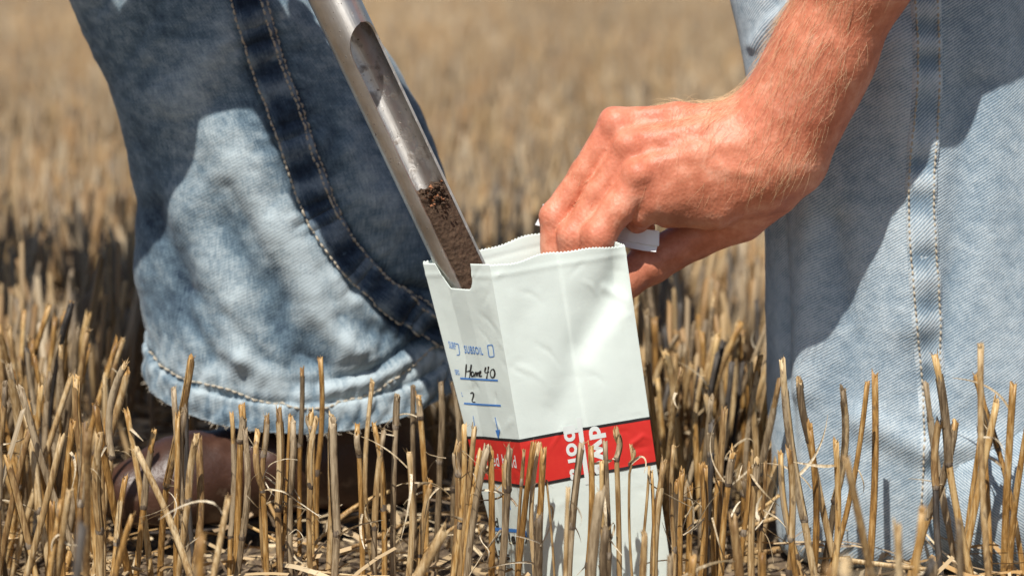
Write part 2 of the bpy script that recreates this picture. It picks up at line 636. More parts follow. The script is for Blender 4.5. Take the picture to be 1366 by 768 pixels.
def perp(dv):
    dv = dv / np.linalg.norm(dv)
    ref = np.array([1.0, 0, 0]) if abs(dv[0]) < 0.8 else np.array([0, 1.0, 0])
    ay = np.cross(dv, ref); ay /= np.linalg.norm(ay)
    return np.cross(ay, dv), ay


def ribbon(points, width, normal, taper=0.8, curl=0.3):
    """thin curled leaf strip, a V cross section of two quads per segment"""
    p = np.asarray(points); n = len(p)
    V = []; F = []
    for i in range(n):
        t = p[min(i + 1, n - 1)] - p[max(i - 1, 0)]
        t /= max(np.linalg.norm(t), 1e-9)
        s = np.cross(t, normal); s /= max(np.linalg.norm(s), 1e-9)
        nn = np.cross(s, t)
        w = width * (1 - taper * (i / (n - 1)) ** 1.5)
        V += [p[i] - s * w * 0.5 + nn * w * curl, p[i], p[i] + s * w * 0.5 + nn * w * curl]
        if i:
            a = 3 * (i - 1); b = 3 * i
            F += [(a, a + 1, b + 1, b), (a + 1, a + 2, b + 2, b + 1)]
    return V, F


def make_stalk(base, top, r, node=None, kind='gold', label='', group='', shreds=0, sheath=True, bend=0.0, seed=0, name='straw_stalk', detail=True):
    R = np.random.default_rng(seed + 11)
    base = np.asarray(base, float); top = np.asarray(top, float)
    L = np.linalg.norm(top - base)
    ax, ay = perp(top - base)
    mats = {'gold': M_GOLD, 'tan': M_TAN, 'grey': M_GREY, 'dark': M_DARK}
    sides = 10 if detail else 6
    bx = R.normal(0, 0.02) + bend
    by = R.normal(0, 0.02)
    kink = R.normal(0, 0.025, 2)

    def cl(t):
        t = np.asarray(t, float)
        w = np.sin(math.pi * t)
        c = base + (top - base) * t[:, None] + ax * (bx * L * w)[:, None] + ay * (by * L * w)[:, None]
        if node:
            k = np.clip((t - node) / max(1e-3, 1 - node), 0, 1) * np.clip((1 - t) / max(1e-3, 1 - node), 0, 1) * 4
            c += ax * (kink[0] * L * 0.5 * k)[:, None] + ay * (kink[1] * L * 0.5 * k)[:, None]
        return c

    th = np.arange(sides)
    t = np.linspace(0, 1, 13 if detail else 6)
    rr = r * (1.06 - 0.14 * t) * (1 + R.normal(0, 0.02, len(t)))
    ridges = 1 + R.normal(0, 0.045, sides)[None, :] + 0.05 * np.cos(2 * th / sides * 2 * math.pi + R.uniform(0, 6))[None, :]
    V = ring_tube(cl(t), rr, sides, 0, ridges, (ax, ay))
    dirv = (top - base) / L
    jag = R.uniform(-0.6, 0.6, sides) * r + (R.random(sides) < 0.16) * R.uniform(0.4, 1.7, sides) * r - (R.random(sides) < 0.12) * R.uniform(0.5, 2.5, sides) * r
    slope = np.cos(th / sides * 2 * math.pi + R.uniform(0, 6)) * r * R.uniform(0, 0.9)
    V[-1] += dirv * (jag + slope)[:, None]
    inner = ring_tube(cl(np.array([0.999, 0.985, 0.95])), r * np.array([0.66, 0.58, 0.5]), sides, 0, None, (ax, ay))
    inner[0] += dirv * (jag * 0.8 + slope)[:, None]
    VV = np.concatenate([V, inner]).reshape(-1, 3)
    nr = len(t) + 3
    F = tube_faces(nr, sides)
    F.append(tuple((nr - 1) * sides + j for j in range(sides)))
    o = mesh_obj(name, VV, F, mats[kind], loc=base)
    tag(o, label, 'straw stalk', group)
    if node and detail:
        tn = node + np.array([-0.012, -0.006, 0.0, 0.007, 0.016]) * 0.12 / L * 1.2
        V = ring_tube(cl(tn), r * np.array([1.04, 1.16, 1.22, 1.15, 1.04]), sides, 0, ridges, (ax, ay))
        mesh_obj('node', V.reshape(-1, 3), tube_faces(5, sides), M_NODE, o, loc=base)
        if sheath:
            # torn leaf sheath wrapped round the stem above the node
            t1 = min(0.995, node + (1 - node) * R.uniform(0.7, 1.0))
            ts = np.linspace(node + 0.004, t1, 8)
            ns = 13
            arc = R.uniform(4.6, 5.9); ph = R.uniform(0, 6.28)
            a = ph + np.linspace(0, arc, ns)
            rad = r * np.linspace(1.17, 1.10, 8)[:, None] * (1 + R.normal(0, 0.03, ns))[None, :] * (1 + 0.06 * np.linspace(0, 1, ns) ** 3)[None, :]
            V = cl(ts)[:, None, :] + rad[..., None] * (np.cos(a)[None, :, None] * ax + np.sin(a)[None, :, None] * ay)
            V[-1] += dirv * (R.uniform(-2.2, 0.6, ns) * r)[:, None]
            Fs = []
            for i in range(7):
                for j in range(ns - 1):
                    k0 = i * ns + j
                    Fs.append((k0, k0 + 1, k0 + 1 + ns, k0 + ns))
            mesh_obj('leaf_sheath', V.reshape(-1, 3), Fs, R.choice([M_GREY, M_GREY, M_TAN]), o, loc=base)
    if detail:
        # frayed fibres standing on the cut end
        fv, ff = [], []
        for q in range(int(R.integers(2, 7))):
            az = R.uniform(0, 6.28); out = ax * math.cos(az) + ay * math.sin(az)
            p = cl(np.array([0.992]))[0] + out * r * 0.85
            vel = dirv + out * R.normal(0.25, 0.5) + R.normal(0, 0.3, 3); pts = []
            ln = R.uniform(0.6, 2.6) * r
            for i in range(5):
                pts.append(p.copy()); p = p + vel / np.linalg.norm(vel) * ln / 4; vel = vel + out * R.normal(0.1, 0.25)
            v, f = ribbon(pts, R.uniform(0.15, 0.42) * r, out, 0.8, 0.2)
            ff += [tuple(len(fv) + k for k in g) for g in f]; fv += v
        mesh_obj('frayed_top', fv, ff, M_TAN if kind != 'dark' else M_DARK, o, loc=base)
    if detail and shreds == 0 and R.random() < 0.5:
        shreds = 1
    for s in range(shreds):
        t0 = (node if node and R.random() < 0.6 else R.uniform(0.45, 0.97))
        p = cl(np.array([t0]))[0]
        az = R.uniform(0, 6.28)
        out = ax * math.cos(az) + ay * math.sin(az)
        p = p + out * r * 1.0
        ln = R.uniform(0.012, 0.045)
        pts = []
        vel = out * R.uniform(0.4, 1) + dirv * R.uniform(-0.6, 0.9)
        side = np.cross(dirv, out) * R.normal(0, 1.2)
        curlv = R.uniform(-1, 1, 3) * 2.0
        n = 11
        for i in range(n):
            pts.append(p.copy())
            vel = vel / np.linalg.norm(vel)
            p = p + vel * ln / n
            vel = vel + side * 0.12 + curlv * 0.10 + np.array([0, 0, -0.09]) - out * 0.05
        V, F = ribbon(pts, R.uniform(0.0007, 0.0024), out + R.normal(0, 0.3, 3), 0.85, R.uniform(0.1, 0.5))
        mesh_obj('leaf_shred', V, F, M_SHRED, o, loc=base)
    return o


G_BAG = 'cut stalks standing in front of the paper bag'
G_BOOT = 'cut stalks standing in front of the boot and jeans hem'
G_RIGHT = 'cut stalks between the bag and the pale jeans knee'
G_NEAR = 'out of focus stalks nearest the camera'
G_DARK = 'dark weathered stalks behind the bag'
G_FIELD = 'cut stalks of the stubble field behind the bag'
L_BAG = 'golden straw stalk, one of the row in front of the white paper bag'
L_BOOT = 'golden brown cut straw stalk in front of the brown boot'
L_RIGHT = 'cut straw stalk with frayed top between the bag and the pale jeans'
L_NEAR = 'blurred short straw stalk close to the camera along the bottom'
# top px, top py, px where it leaves the frame, width, depth, node py, material, label, shreds
HERO = [
    (309, 549, 306, 7, 60, 0, 'gold', None, 0),
    (322, 540, 314, 10, 20, 586, 'gold', 'grey topped straw stalk beside the toe of the boot, with a node below its top', 0),
    (327, 572, 312, 9, -30, 709, 'grey', None, 0),
    (344, 574, 354, 9, -40, 650, 'gold', None, 1),
    (356, 553, 357, 8, 20, 604, 'tan', None, 0),
    (372, 546, 375, 11, -20, 676, 'tan', 'thick grey brown stalk with dangling curled leaf strips, in front of the boot', 3),
    (387, 555, 370, 7, 30, 0, 'gold', None, 0),
    (391, 562, 388, 9, 10, 655, 'grey', None, 1),
    (403, 490, 400, 7, 130, 592, 'gold', 'tall thin stalk reaching the jeans hem stitching, shorter of the two tallest', 0),
    (427, 478, 421, 8, 140, 0, 'gold', 'tallest golden stalk, rising in front of the faded jeans hem', 0),
    (416, 548, 414, 8, 30, 572, 'gold', None, 0),
    (423, 557, 418, 8, 0, 645, 'tan', None, 0),
    (442, 552, 437, 9, 30, 0, 'tan', None, 0),
    (444, 560, 442, 12, -40, 709, 'grey', 'thick ragged grey stalk with split top below the jeans hem', 2),
    (477, 565, 483, 8, -10, 605, 'gold', 'slim golden stalk with grey tip standing alone before the dark boot', 0),
    (497, 508, 500, 8, 110, 0, 'tan', 'plain tan stalk standing tall under the jeans hem', 0),
    (499, 565, 510, 8, 0, 676, 'gold', None, 1),
    (512, 575, 502, 9, 0, 0, 'grey', 'broken jagged stalk leaning right against its neighbour before the boot', 1),
    (530, 525, 525, 9, 30, 567, 'grey', 'stalk with a pale leaf sheath peeling from it under the jeans hem', 2),
    (546, 602, 541, 9, -20, 0, 'tan', 'short ragged stalk with frayed fibres before the dark boot', 4),
    (551, 515, 556, 8, 120, 0, 'grey', None, 0),
    (558, 527, 567, 8, 110, 555, 'gold', None, 1),
    (588, 510, 580, 9, 140, 612, 'grey', None, 1),
    (604, 510, 606, 9, 150, 0, 'grey', None, 0),
    (594, 705, 562, 17, -330, 0, 'tan', 'thick broken stalk leaning right near the bottom, pale and split', 1),
    (575, 640, 560, 8, 0, 0, 'gold', None, 1),
    (612, 590, 602, 10, -60, 630, 'tan', None, 1),
    (619, 568, 600, 9, -70, 0, 'gold', 'long golden stalk leaning right across the left edge of the bag', 0),
    (633, 570, 613, 9, -80, 0, 'tan', None, 2),
    (641, 600, 622, 8, -75, 0, 'gold', None, 1),
    (650, 595, 627, 10, -90, 0, 'grey', None, 1),
    (655, 597, 655, 10, -80, 0, 'gold', None, 2),
    (680, 597, 668, 11, -95, 651, 'grey', 'grey stalk with a thick dark node in front of the red band', 1),
    (673, 622, 663, 9, -85, 0, 'gold', None, 1),
    (699, 600, 690, 5, -85, 642, 'tan', None, 0),
    (712, 590, 693, 10, -100, 0, 'gold', 'smooth golden stalk leaning right over the red band near the bag fold', 0),
    (719, 592, 716, 8, -80, 0, 'tan', None, 0),
    (725, 598, 718, 10, -95, 0, 'gold', None, 1),
    (718, 688, 715, 14, -180, 0, 'grey', 'stout pale grey stalk with a split sheath, in front of the lower bag', 1),
    (729, 640, 738, 4, -80, 0, 'tan', None, 1),
    (758, 650, 757, 7, -300, 0, 'tan', None, 0),
    (776, 590, 762, 10, -110, 700, 'grey', 'grey stalk with a low node leaning across the white letters of the red band', 1),
    (788, 595, 784, 10, -100, 0, 'gold', None, 0),
    (801, 655, 793, 16, -330, 0, 'grey', None, 0),
    (807, 588, 808, 8, -90, 0, 'grey', None, 1),
    (803, 615, 811, 8, -100, 0, 'gold', None, 1),
    (821, 573, 825, 8, -90, 610, 'tan', 'tall stalk with a bent tip, highest of those before the red band', 1),
    (809, 705, 812, 13, -330, 0, 'grey', None, 0),
    (841, 593, 847, 4, -90, 617, 'tan', 'thin straw stem alone over the right half of the red band', 1),
    (866, 622, 858, 5, -90, 0, 'tan', None, 1),
    (869, 627, 873, 5, -85, 0, 'gold', None, 0),
    (886, 615, 875, 11, -80, 0, 'tan', 'wide tan stalk at the lower right corner of the bag', 1),
    (899, 595, 897, 8, -60, 0, 'tan', None, 0),
    (910, 628, 908, 9, -40, 0, 'gold', None, 1),
    (860, 712, 858, 11, -330, 0, 'tan', None, 0),
    (894, 745, 893, 11, -360, 0, 'grey', None, 0),
    (903, 640, 901, 7, 10, 0, 'gold', None, 0),
    (935, 618, 930, 8, -20, 0, 'gold', None, 1),
    (941, 622, 937, 8, 0, 0, 'gold', None, 2),
    (950, 605, 940, 9, 60, 0, 'dark', None, 0),
    (949, 563, 941, 9, 150, 604, 'dark', 'short dark charcoal stalk with a node, right of the red band', 0),
    (967, 545, 962, 10, 60, 0, 'tan', 'tallest pale stalk with a bushy frayed tip, right of the bag', 2),
    (979, 600, 964, 10, 0, 644, 'gold', 'golden stalk with a thick grey node and square cut top, right of the bag', 2),
    (1000, 622, 985, 8, -10, 0, 'gold', None, 1),
    (1010, 613, 1005, 10, -10, 642, 'tan', 'tan stalk with a dark node and feathered top beside the pale jeans', 2),
    (1021, 617, 1015, 6, 0, 0, 'tan', None, 1),
    (978, 690, 985, 15, -330, 0, 'tan', None, 0),
    (925, 742, 924, 13, -360, 0, 'gold', None, 0),
    (1057, 625, 1050, 9, -120, 0, 'tan', 'brown stalk standing in front of the pale jeans knee', 0),
    (1017, 737, 1016, 12, -360, 0, 'gold', None, 0),
    (920, 650, 917, 8, 90, 0, 'gold', None, 1),
    (990, 640, 1000, 7, 70, 0, 'grey', None, 1),
    (958, 640, 955, 8, 40, 0, 'gold', None, 1),
]
# dark stalks further back, right of the bag: top px,py, base px, depth, width
DARKS = [
    (893, 418, 889, 760, 6, 'dark'), (907, 403, 905, 800, 7, 'dark'), (957, 474, 905, 420, 8, 'dark'),
    (976, 484, 935, 480, 9, 'dark'), (991, 484, 962, 520, 6, 'dark'), (933, 494, 912, 450, 8, 'dark'),
    (893, 513, 858, 480, 8, 'dark'), (1009, 400, 999, 760, 7, 'dark'), (957, 432, 948, 800, 6, 'grey'),
    (868, 446, 850, 700, 7, 'dark'), (931, 420, 930, 850, 6, 'gold'),
]


def in_bag(px, d):
    return 560 < px < 930 and -75 < d < 190


used = []
for k, (tx, ty, bx, w, d, nd, kind, lab, sh) in enumerate(HERO):
    gy = ground_py(d)
    base = Qa(tx + (bx - tx) * (gy - ty) / (768 - ty), gy + 3, d)
    top = Qa(tx, ty, d)
    node = None
    if nd:
        node = 1 - (nd - ty) / (gy - ty)
    elif random.random() < 0.5:
        node = random.uniform(0.25, 0.6)
    sc = (DIST + d * S) / DIST
    if d < -250: g, l = G_NEAR, L_NEAR
    elif tx < 605: g, l = G_BOOT, L_BOOT
    elif tx < 893: g, l = G_BAG, L_BAG
    else: g, l = G_RIGHT, L_RIGHT
    o = make_stalk(base, top, w * random.uniform(0.42, 0.5) * S * sc, node, kind, lab or l, g, sh, sheath=bool(nd) or random.random() < 0.4, seed=k)
    used.append((o, g, tx, bool(lab), kind))
ORD = ('first second third fourth fifth sixth seventh eighth ninth tenth eleventh twelfth thirteenth fourteenth fifteenth sixteenth seventeenth '
       'eighteenth nineteenth twentieth').split() + ['twenty-' + w for w in 'first second third fourth fifth sixth seventh eighth ninth'.split()] + ['thirtieth']
WHERE = {G_BAG: 'in the row before the white bag', G_BOOT: 'in the row before the boot', G_RIGHT: 'in the row right of the bag',
         G_NEAR: 'among the blurred ones along the bottom edge'}
for g in WHERE:
    mem = sorted([u for u in used if u[1] == g], key=lambda u: u[2])
    for k, (o, _, tx, has, kind) in enumerate(mem):
        if not has:
            o['label'] = '%s straw stalk, %s from the left %s' % ({'gold': 'golden', 'tan': 'tan', 'grey': 'grey brown', 'dark': 'dark charcoal'}[kind], ORD[k], WHERE[g])
for k, (tx, ty, bx, d, w, kind) in enumerate(DARKS):
    gy = ground_py(d)
    base = Qa(bx, gy + 3, d); top = Qa(tx, ty, d)
    lean = abs(tx - bx) > 15
    lab = ('dark charcoal stalk leaning right, out of focus behind the bag' if lean else
           'upright dark weathered stalk, out of focus behind the bag') if kind == 'dark' else L_RIGHT
    g = (G_DARK + (', leaning' if lean else ', upright')) if kind == 'dark' else G_RIGHT
    make_stalk(base, top, w * 0.5 * S * (DIST + d * S) / DIST, None, kind, lab, g, 0, seed=200 + k)

# --- the field: drilled rows of cut stalks, 0.9 m in front of the camera out to the far field
def field_positions():
    out = []
    y = -0.75
    a = math.radians(14)
    while y < 60:
        dist = y + DIST
        half = 0.25 * dist + 0.85
        if y > 22: half *= 0.9
        dens = 2.1 if 0.1 < y < 1.6 else 1.0 if y < 8 else (0.42 if y < 16 else 0.10)
        x = -half
        step = 0.024 / dens
        while x < half:
            x += random.expovariate(1 / step)
            cx, cy = x + random.gauss(0, 0.01), y + x * math.tan(a) * 0.2 + random.gauss(0, 0.022)
            for q in range(random.choice((1, 2, 2, 3, 4))):
                out.append((cx + random.gauss(0, 0.011), cy + random.gauss(0, 0.013)))
        y += 0.085 if y < 10 else (0.16 if y < 20 else 0.45)
    return np.array(out)


pos = field_positions()
px0, py0 = proj(np.stack([pos[:, 0], pos[:, 1], 0 * pos[:, 0]], -1))
dd = pos[:, 1] / S
keep = pos[:, 1] > -0.55
# the part worked out stalk by stalk above
keep &= ~((px0 > 290) & (px0 < 1075) & (dd < 190))
# the boot and the knees stand here
keep &= ~((px0 > 110) & (px0 < 640) & (dd > 120) & (dd < 640))
keep &= ~((px0 > 1025) & (dd > 100) & (dd < 520))
keep &= ~((px0 < 290) & (dd < -200) & (rng.random(len(pos)) < 0.7))
keep &= ~((px0 > 1075) & (dd < -200) & (rng.random(len(pos)) < 0.7))
pos = pos[keep]
order = np.argsort(np.hypot(pos[:, 0], pos[:, 1] + DIST))
pos = pos[order]
inframe = []
restpos = []
budget = 300 - len(HERO) - len(DARKS)
for p in pos:
    h = random.gauss(0.108, 0.017)
    tx, ty = proj(np.array([p[0], p[1], h]))
    if -30 < tx < 1396 and ty < 790 and len(inframe) < budget:
        inframe.append((p, h))
    else:
        restpos.append((p, h))


def kind_pick():
    return random.choices(('gold', 'tan', 'grey', 'dark'), (0.50, 0.30, 0.13, 0.07))[0]


for k, (p, h) in enumerate(inframe):
    lean = np.array([random.gauss(0.05, 0.16), random.gauss(0, 0.14)])
    base = np.array([p[0], p[1], -0.004]); top = np.array([p[0] + lean[0] * h, p[1] + lean[1] * h, h])
    x, yy = proj(base)
    if x < 300: l, g = 'cut straw stalk in the stubble at the far left, beside the boot toe', 'cut stalks left of the boot'
    elif x > 1060 and p[1] < 0.05: l, g = 'cut straw stalk in front of the kneeling leg at the far right', 'cut stalks at the far right'
    else: l, g = 'cut stubble stalk, out of focus in the field behind the bag', G_FIELD
    kd = kind_pick()
    cn = {'gold': 'golden', 'tan': 'tan', 'grey': 'grey brown', 'dark': 'dark charcoal'}[kd]
    l = l.replace('straw', cn + ' straw').replace('stubble stalk', cn + ' stalk'); g = cn + ' ' + g
    make_stalk(base, top, random.uniform(0.0015, 0.0022), random.choice((None, random.uniform(0.3, 0.75))), kd, l, g,
               seed=500 + k, detail=p[1] < 0.45)


def add_cols(o, cols):
    at = o.data.color_attributes.new('Col', 'FLOAT_COLOR', 'POINT')
    at.data.foreach_set('color', np.concatenate([cols, np.ones((len(cols), 1))], 1).astype(np.float32).ravel())


def build_field():
    n = len(restpos)
    B = np.array([(p[0], p[1], -0.004) for p, h in restpos]); H = np.array([h for p, h in restpos])
    lean = rng.normal(0, 0.15, (n, 2)); lean[:, 0] += 0.04
    fallen = rng.random(n) < 0.08
    lean[fallen] *= 4.5
    T = B + np.stack([lean[:, 0] * H, lean[:, 1] * H, H * np.where(fallen, 0.7, 1)], -1)
    r = rng.uniform(0.0015, 0.0023, n)
    sides = 4
    th = np.arange(sides) / sides * 2 * math.pi
    circ = np.stack([np.cos(th), np.sin(th), 0 * th], -1)
    mid = (B + T) / 2 + rng.normal(0, 0.003, (n, 3))
    V = np.stack([c[:, None, :] + circ[None] * (r * f)[:, None, None] for c, f in ((B, 1.1), (mid, 1.0), (T, 0.9))], 1)
    V[:, 2, :, 2] += rng.uniform(-0.003, 0.003, (n, sides))
    V = V.reshape(-1, 3)
    one = np.array(tube_faces(3, sides) + [(8, 9, 10, 11)])
    F = (one[None] + (np.arange(n) * 12)[:, None, None]).reshape(-1, 4)
    pal = np.array([(0.28, 0.155, 0.055), (0.35, 0.23, 0.105), (0.28, 0.20, 0.115), (0.17, 0.125, 0.08), (0.06, 0.047, 0.037), (0.46, 0.36, 0.235)])
    c = pal[rng.choice(len(pal), n, p=(0.28, 0.24, 0.20, 0.12, 0.06, 0.10))] * rng.uniform(0.75, 1.2, (n, 1)) * (1 + 0.9 * fbm(B * np.array([1.6, 0.8, 1]), 1.0, 5, 3))[:, None]
    o = mesh_obj('stubble', V, F, M_FIELD)
    add_cols(o, np.repeat(c, 12, 0))
    tag(o, 'wide field of cut straw stubble fading out of focus behind the bag', 'stubble', kind='stuff')
    return n


print('field stalks', build_field())


def build_litter():
    n1, n2 = 16000, 10000
    xs = np.concatenate([rng.uniform(-1.2, 1.2, n1), np.zeros(n2)])
    ys = np.concatenate([rng.uniform(-0.5, 1.0, n1), 1.0 + 14 * rng.random(n2) ** 1.6])
    xs[n1:] = (ys[n1:] + DIST) * rng.uniform(-0.26, 0.26, n2)
    n = len(xs)
    L = rng.uniform(0.012, 0.06, n) * np.where(ys > 1, 1.4, 1)
    w = rng.uniform(0.0008, 0.0030, n) * np.where(ys > 1, 1.3, 1)
    az = rng.uniform(0, 2 * math.pi, n)
    z0 = rng.uniform(0.001, 0.022, n); tilt = rng.normal(0, 0.22, n); arch = rng.normal(0, 0.18, n)
    seg = 4
    V = np.zeros((n, seg + 1, 2, 3))
    dx = np.stack([np.cos(az), np.sin(az)], -1); nx = np.stack([-np.sin(az), np.cos(az)], -1)
    bend = rng.normal(0, 0.25, n)
    for i in range(seg + 1):
        s = i / seg - 0.5
        c = np.stack([xs, ys], -1) + dx * (s * L)[:, None] + nx * (bend * L * (s * s))[:, None]
        z = np.maximum(0.002, z0 + tilt * s * L + arch * L * (0.25 - s * s))
        for k, sg in ((0, -0.5), (1, 0.5)):
            V[:, i, k, :2] = c + nx * (sg * w)[:, None]
            V[:, i, k, 2] = z + sg * w * 0.6
    V = V.reshape(-1, 3)
    one = np.array([(2 * i, 2 * i + 1, 2 * i + 3, 2 * i + 2) for i in range(seg)])
    F = (one[None] + (np.arange(n) * (2 * seg + 2))[:, None, None]).reshape(-1, 4)
    pal = np.array([(0.46, 0.33, 0.18), (0.58, 0.46, 0.29), (0.38, 0.22, 0.075), (0.29, 0.20, 0.115), (0.16, 0.11, 0.07)])
    c = pal[rng.choice(5, n, p=(0.3, 0.22, 0.22, 0.16, 0.10))] * rng.uniform(0.8, 1.15, (n, 1))
    o = mesh_obj('straw_litter', V, F, M_FIELD)
    add_cols(o, np.repeat(c, 2 * seg + 2, 0))
    tag(o, 'loose chopped straw and leaf shreds scattered over the soil', 'straw', kind='stuff')


build_litter()


def loose_straws():
    """fallen straws on the ground one can tell apart, and curled blades"""
    spec = [((400, 758, -20), (520, 768, -60), 4), ((440, 700, 160), (520, 655, 180), 7), ((405, 745, 20), (470, 680, 120), 6),
            ((455, 735, 60), (535, 700, 110), 7), ((560, 740, 60), (610, 700, 60), 6), ((935, 720, 90), (1035, 690, 140), 8),
            ((960, 745, 40), (1040, 735, 90), 9), ((985, 700, 160), (1040, 660, 170), 7), ((915, 690, 160), (965, 640, 160), 7),
            ((500, 715, 150), (575, 690, 200), 7), ((330, 700, 120), (400, 740, 60), 6), ((90, 730, 60), (190, 760, -20), 7),
            ((1120, 745, -40), (1250, 760, -80), 8)]
    for k, (a, b, w) in enumerate(spec):
        pa, pb = Qa(*a), Qa(*b)
        pa[2] = max(pa[2], 0.004); pb[2] = max(pb[2], 0.004)
        pa, pb = (pa, pb)
        make_stalk(pa, pb, w * 0.5 * S * 0.8, None, ('tan', 'gold', 'tan')[k % 3], 'loose straw lying across the ground among the cut stalks', 'loose straws lying on the ground', 1, sheath=False, seed=900 + k, name='fallen_straw')
    # curled blades hanging among the stalks in front of the boot and right of the bag
    blades = [[(350, 640), (360, 620), (380, 612), (397, 613)], [(330, 660), (335, 640), (345, 630)],
              [(352, 640), (365, 660), (385, 672), (410, 680), (428, 687)], [(357, 652), (380, 656), (400, 670), (426, 688)],
              [(330, 660), (340, 672), (345, 677)], [(378, 635), (390, 648), (400, 665)],
              [(500, 660), (487, 675), (488, 690), (497, 697)], [(385, 712), (396, 705), (405, 718), (395, 730)], [(388, 730), (395, 745), (412, 755)],
              [(366, 768), (362, 750), (368, 738)], [(512, 720), (522, 700), (530, 712), (538, 735)], [(595, 610), (575, 606), (568, 602)],
              [(985, 640), (990, 620), (995, 618)], [(1018, 680), (1035, 690), (1048, 703)], [(1012, 700), (1025, 720), (1032, 750)],
              [(950, 690), (958, 720), (966, 745)], [(928, 700), (945, 672), (960, 655)], [(975, 690), (982, 675), (988, 668)],
              [(800, 700), (818, 725), (830, 740)], [(646, 700), (640, 715), (652, 735), (646, 755)],
              [(612, 640), (628, 628), (634, 642), (622, 655)], [(585, 650), (572, 665), (566, 690)]]
    for k, pts in enumerate(blades):
        d = (-30, -60, 10)[k % 3] if pts[0][0] < 600 or pts[0][0] > 900 else -115
        P = np.array([Qa(x, y, d + 12 * math.sin(i * 2 + k)) for i, (x, y) in enumerate(pts)])
        t = np.linspace(0, len(P) - 1, 16)
        i = np.clip(t.astype(int), 0, len(P) - 2); f = (t - i)[:, None]
        p0 = P[np.maximum(i - 1, 0)]; p1 = P[i]; p2 = P[i + 1]; p3 = P[np.minimum(i + 2, len(P) - 1)]
        C = 0.5 * (2 * p1 + (p2 - p0) * f + (2 * p0 - 5 * p1 + 4 * p2 - p3) * f ** 2 + (3 * p1 - p0 - 3 * p2 + p3) * f ** 3)
        V, F = ribbon(C, random.uniform(0.0006, 0.0013), np.array([random.gauss(0, .5), -1, random.gauss(0, .5)]), 0.6, random.uniform(0.2, 0.5))
        o = mesh_obj('dry_leaf', V, F, M_SHRED)
        x = pts[0][0]
        l = ('pale curled dry leaf strip tangled among the stalks before the boot' if x < 605 else
             'pale curled dry leaf strip caught on the stalks before the bag' if x < 900 else
             'pale curled dry leaf strip among the stalks right of the bag')
        tag(o, l, 'dry leaf', 'curled leaf strips ' + ('before the boot' if x < 605 else 'before the bag' if x < 900 else 'right of the bag'))


loose_straws()

# ================================================================== PAPER BAG
TOPC = [(564, 351, 65), (653, 352, -40), (833, 323, 27), (744, 306, 133)]
BOTC = [(676, 786, 70), (731, 808, -32), (897, 770, 30), (842, 752, 128)]
TC = [Qa(*c) for c in TOPC]; BC = [Qa(*c) for c in BOTC]


def gl(x, w):
    return np.exp(-(x / w) ** 2)


_cr = np.random.default_rng(21)
CREASES = []
for _ in range(46):
    _p = np.array([_cr.uniform(0.1, 1.95), _cr.uniform(0.15, 2.2)]); _a = _cr.uniform(-0.9, 0.9); _l = _cr.uniform(0.1, 0.35)
    CREASES.append((tuple(_p), tuple(_p + _l * np.array([math.cos(_a), math.sin(_a)])), _cr.choice([-1, 1]) * _cr.uniform(0.35, 0.9)))


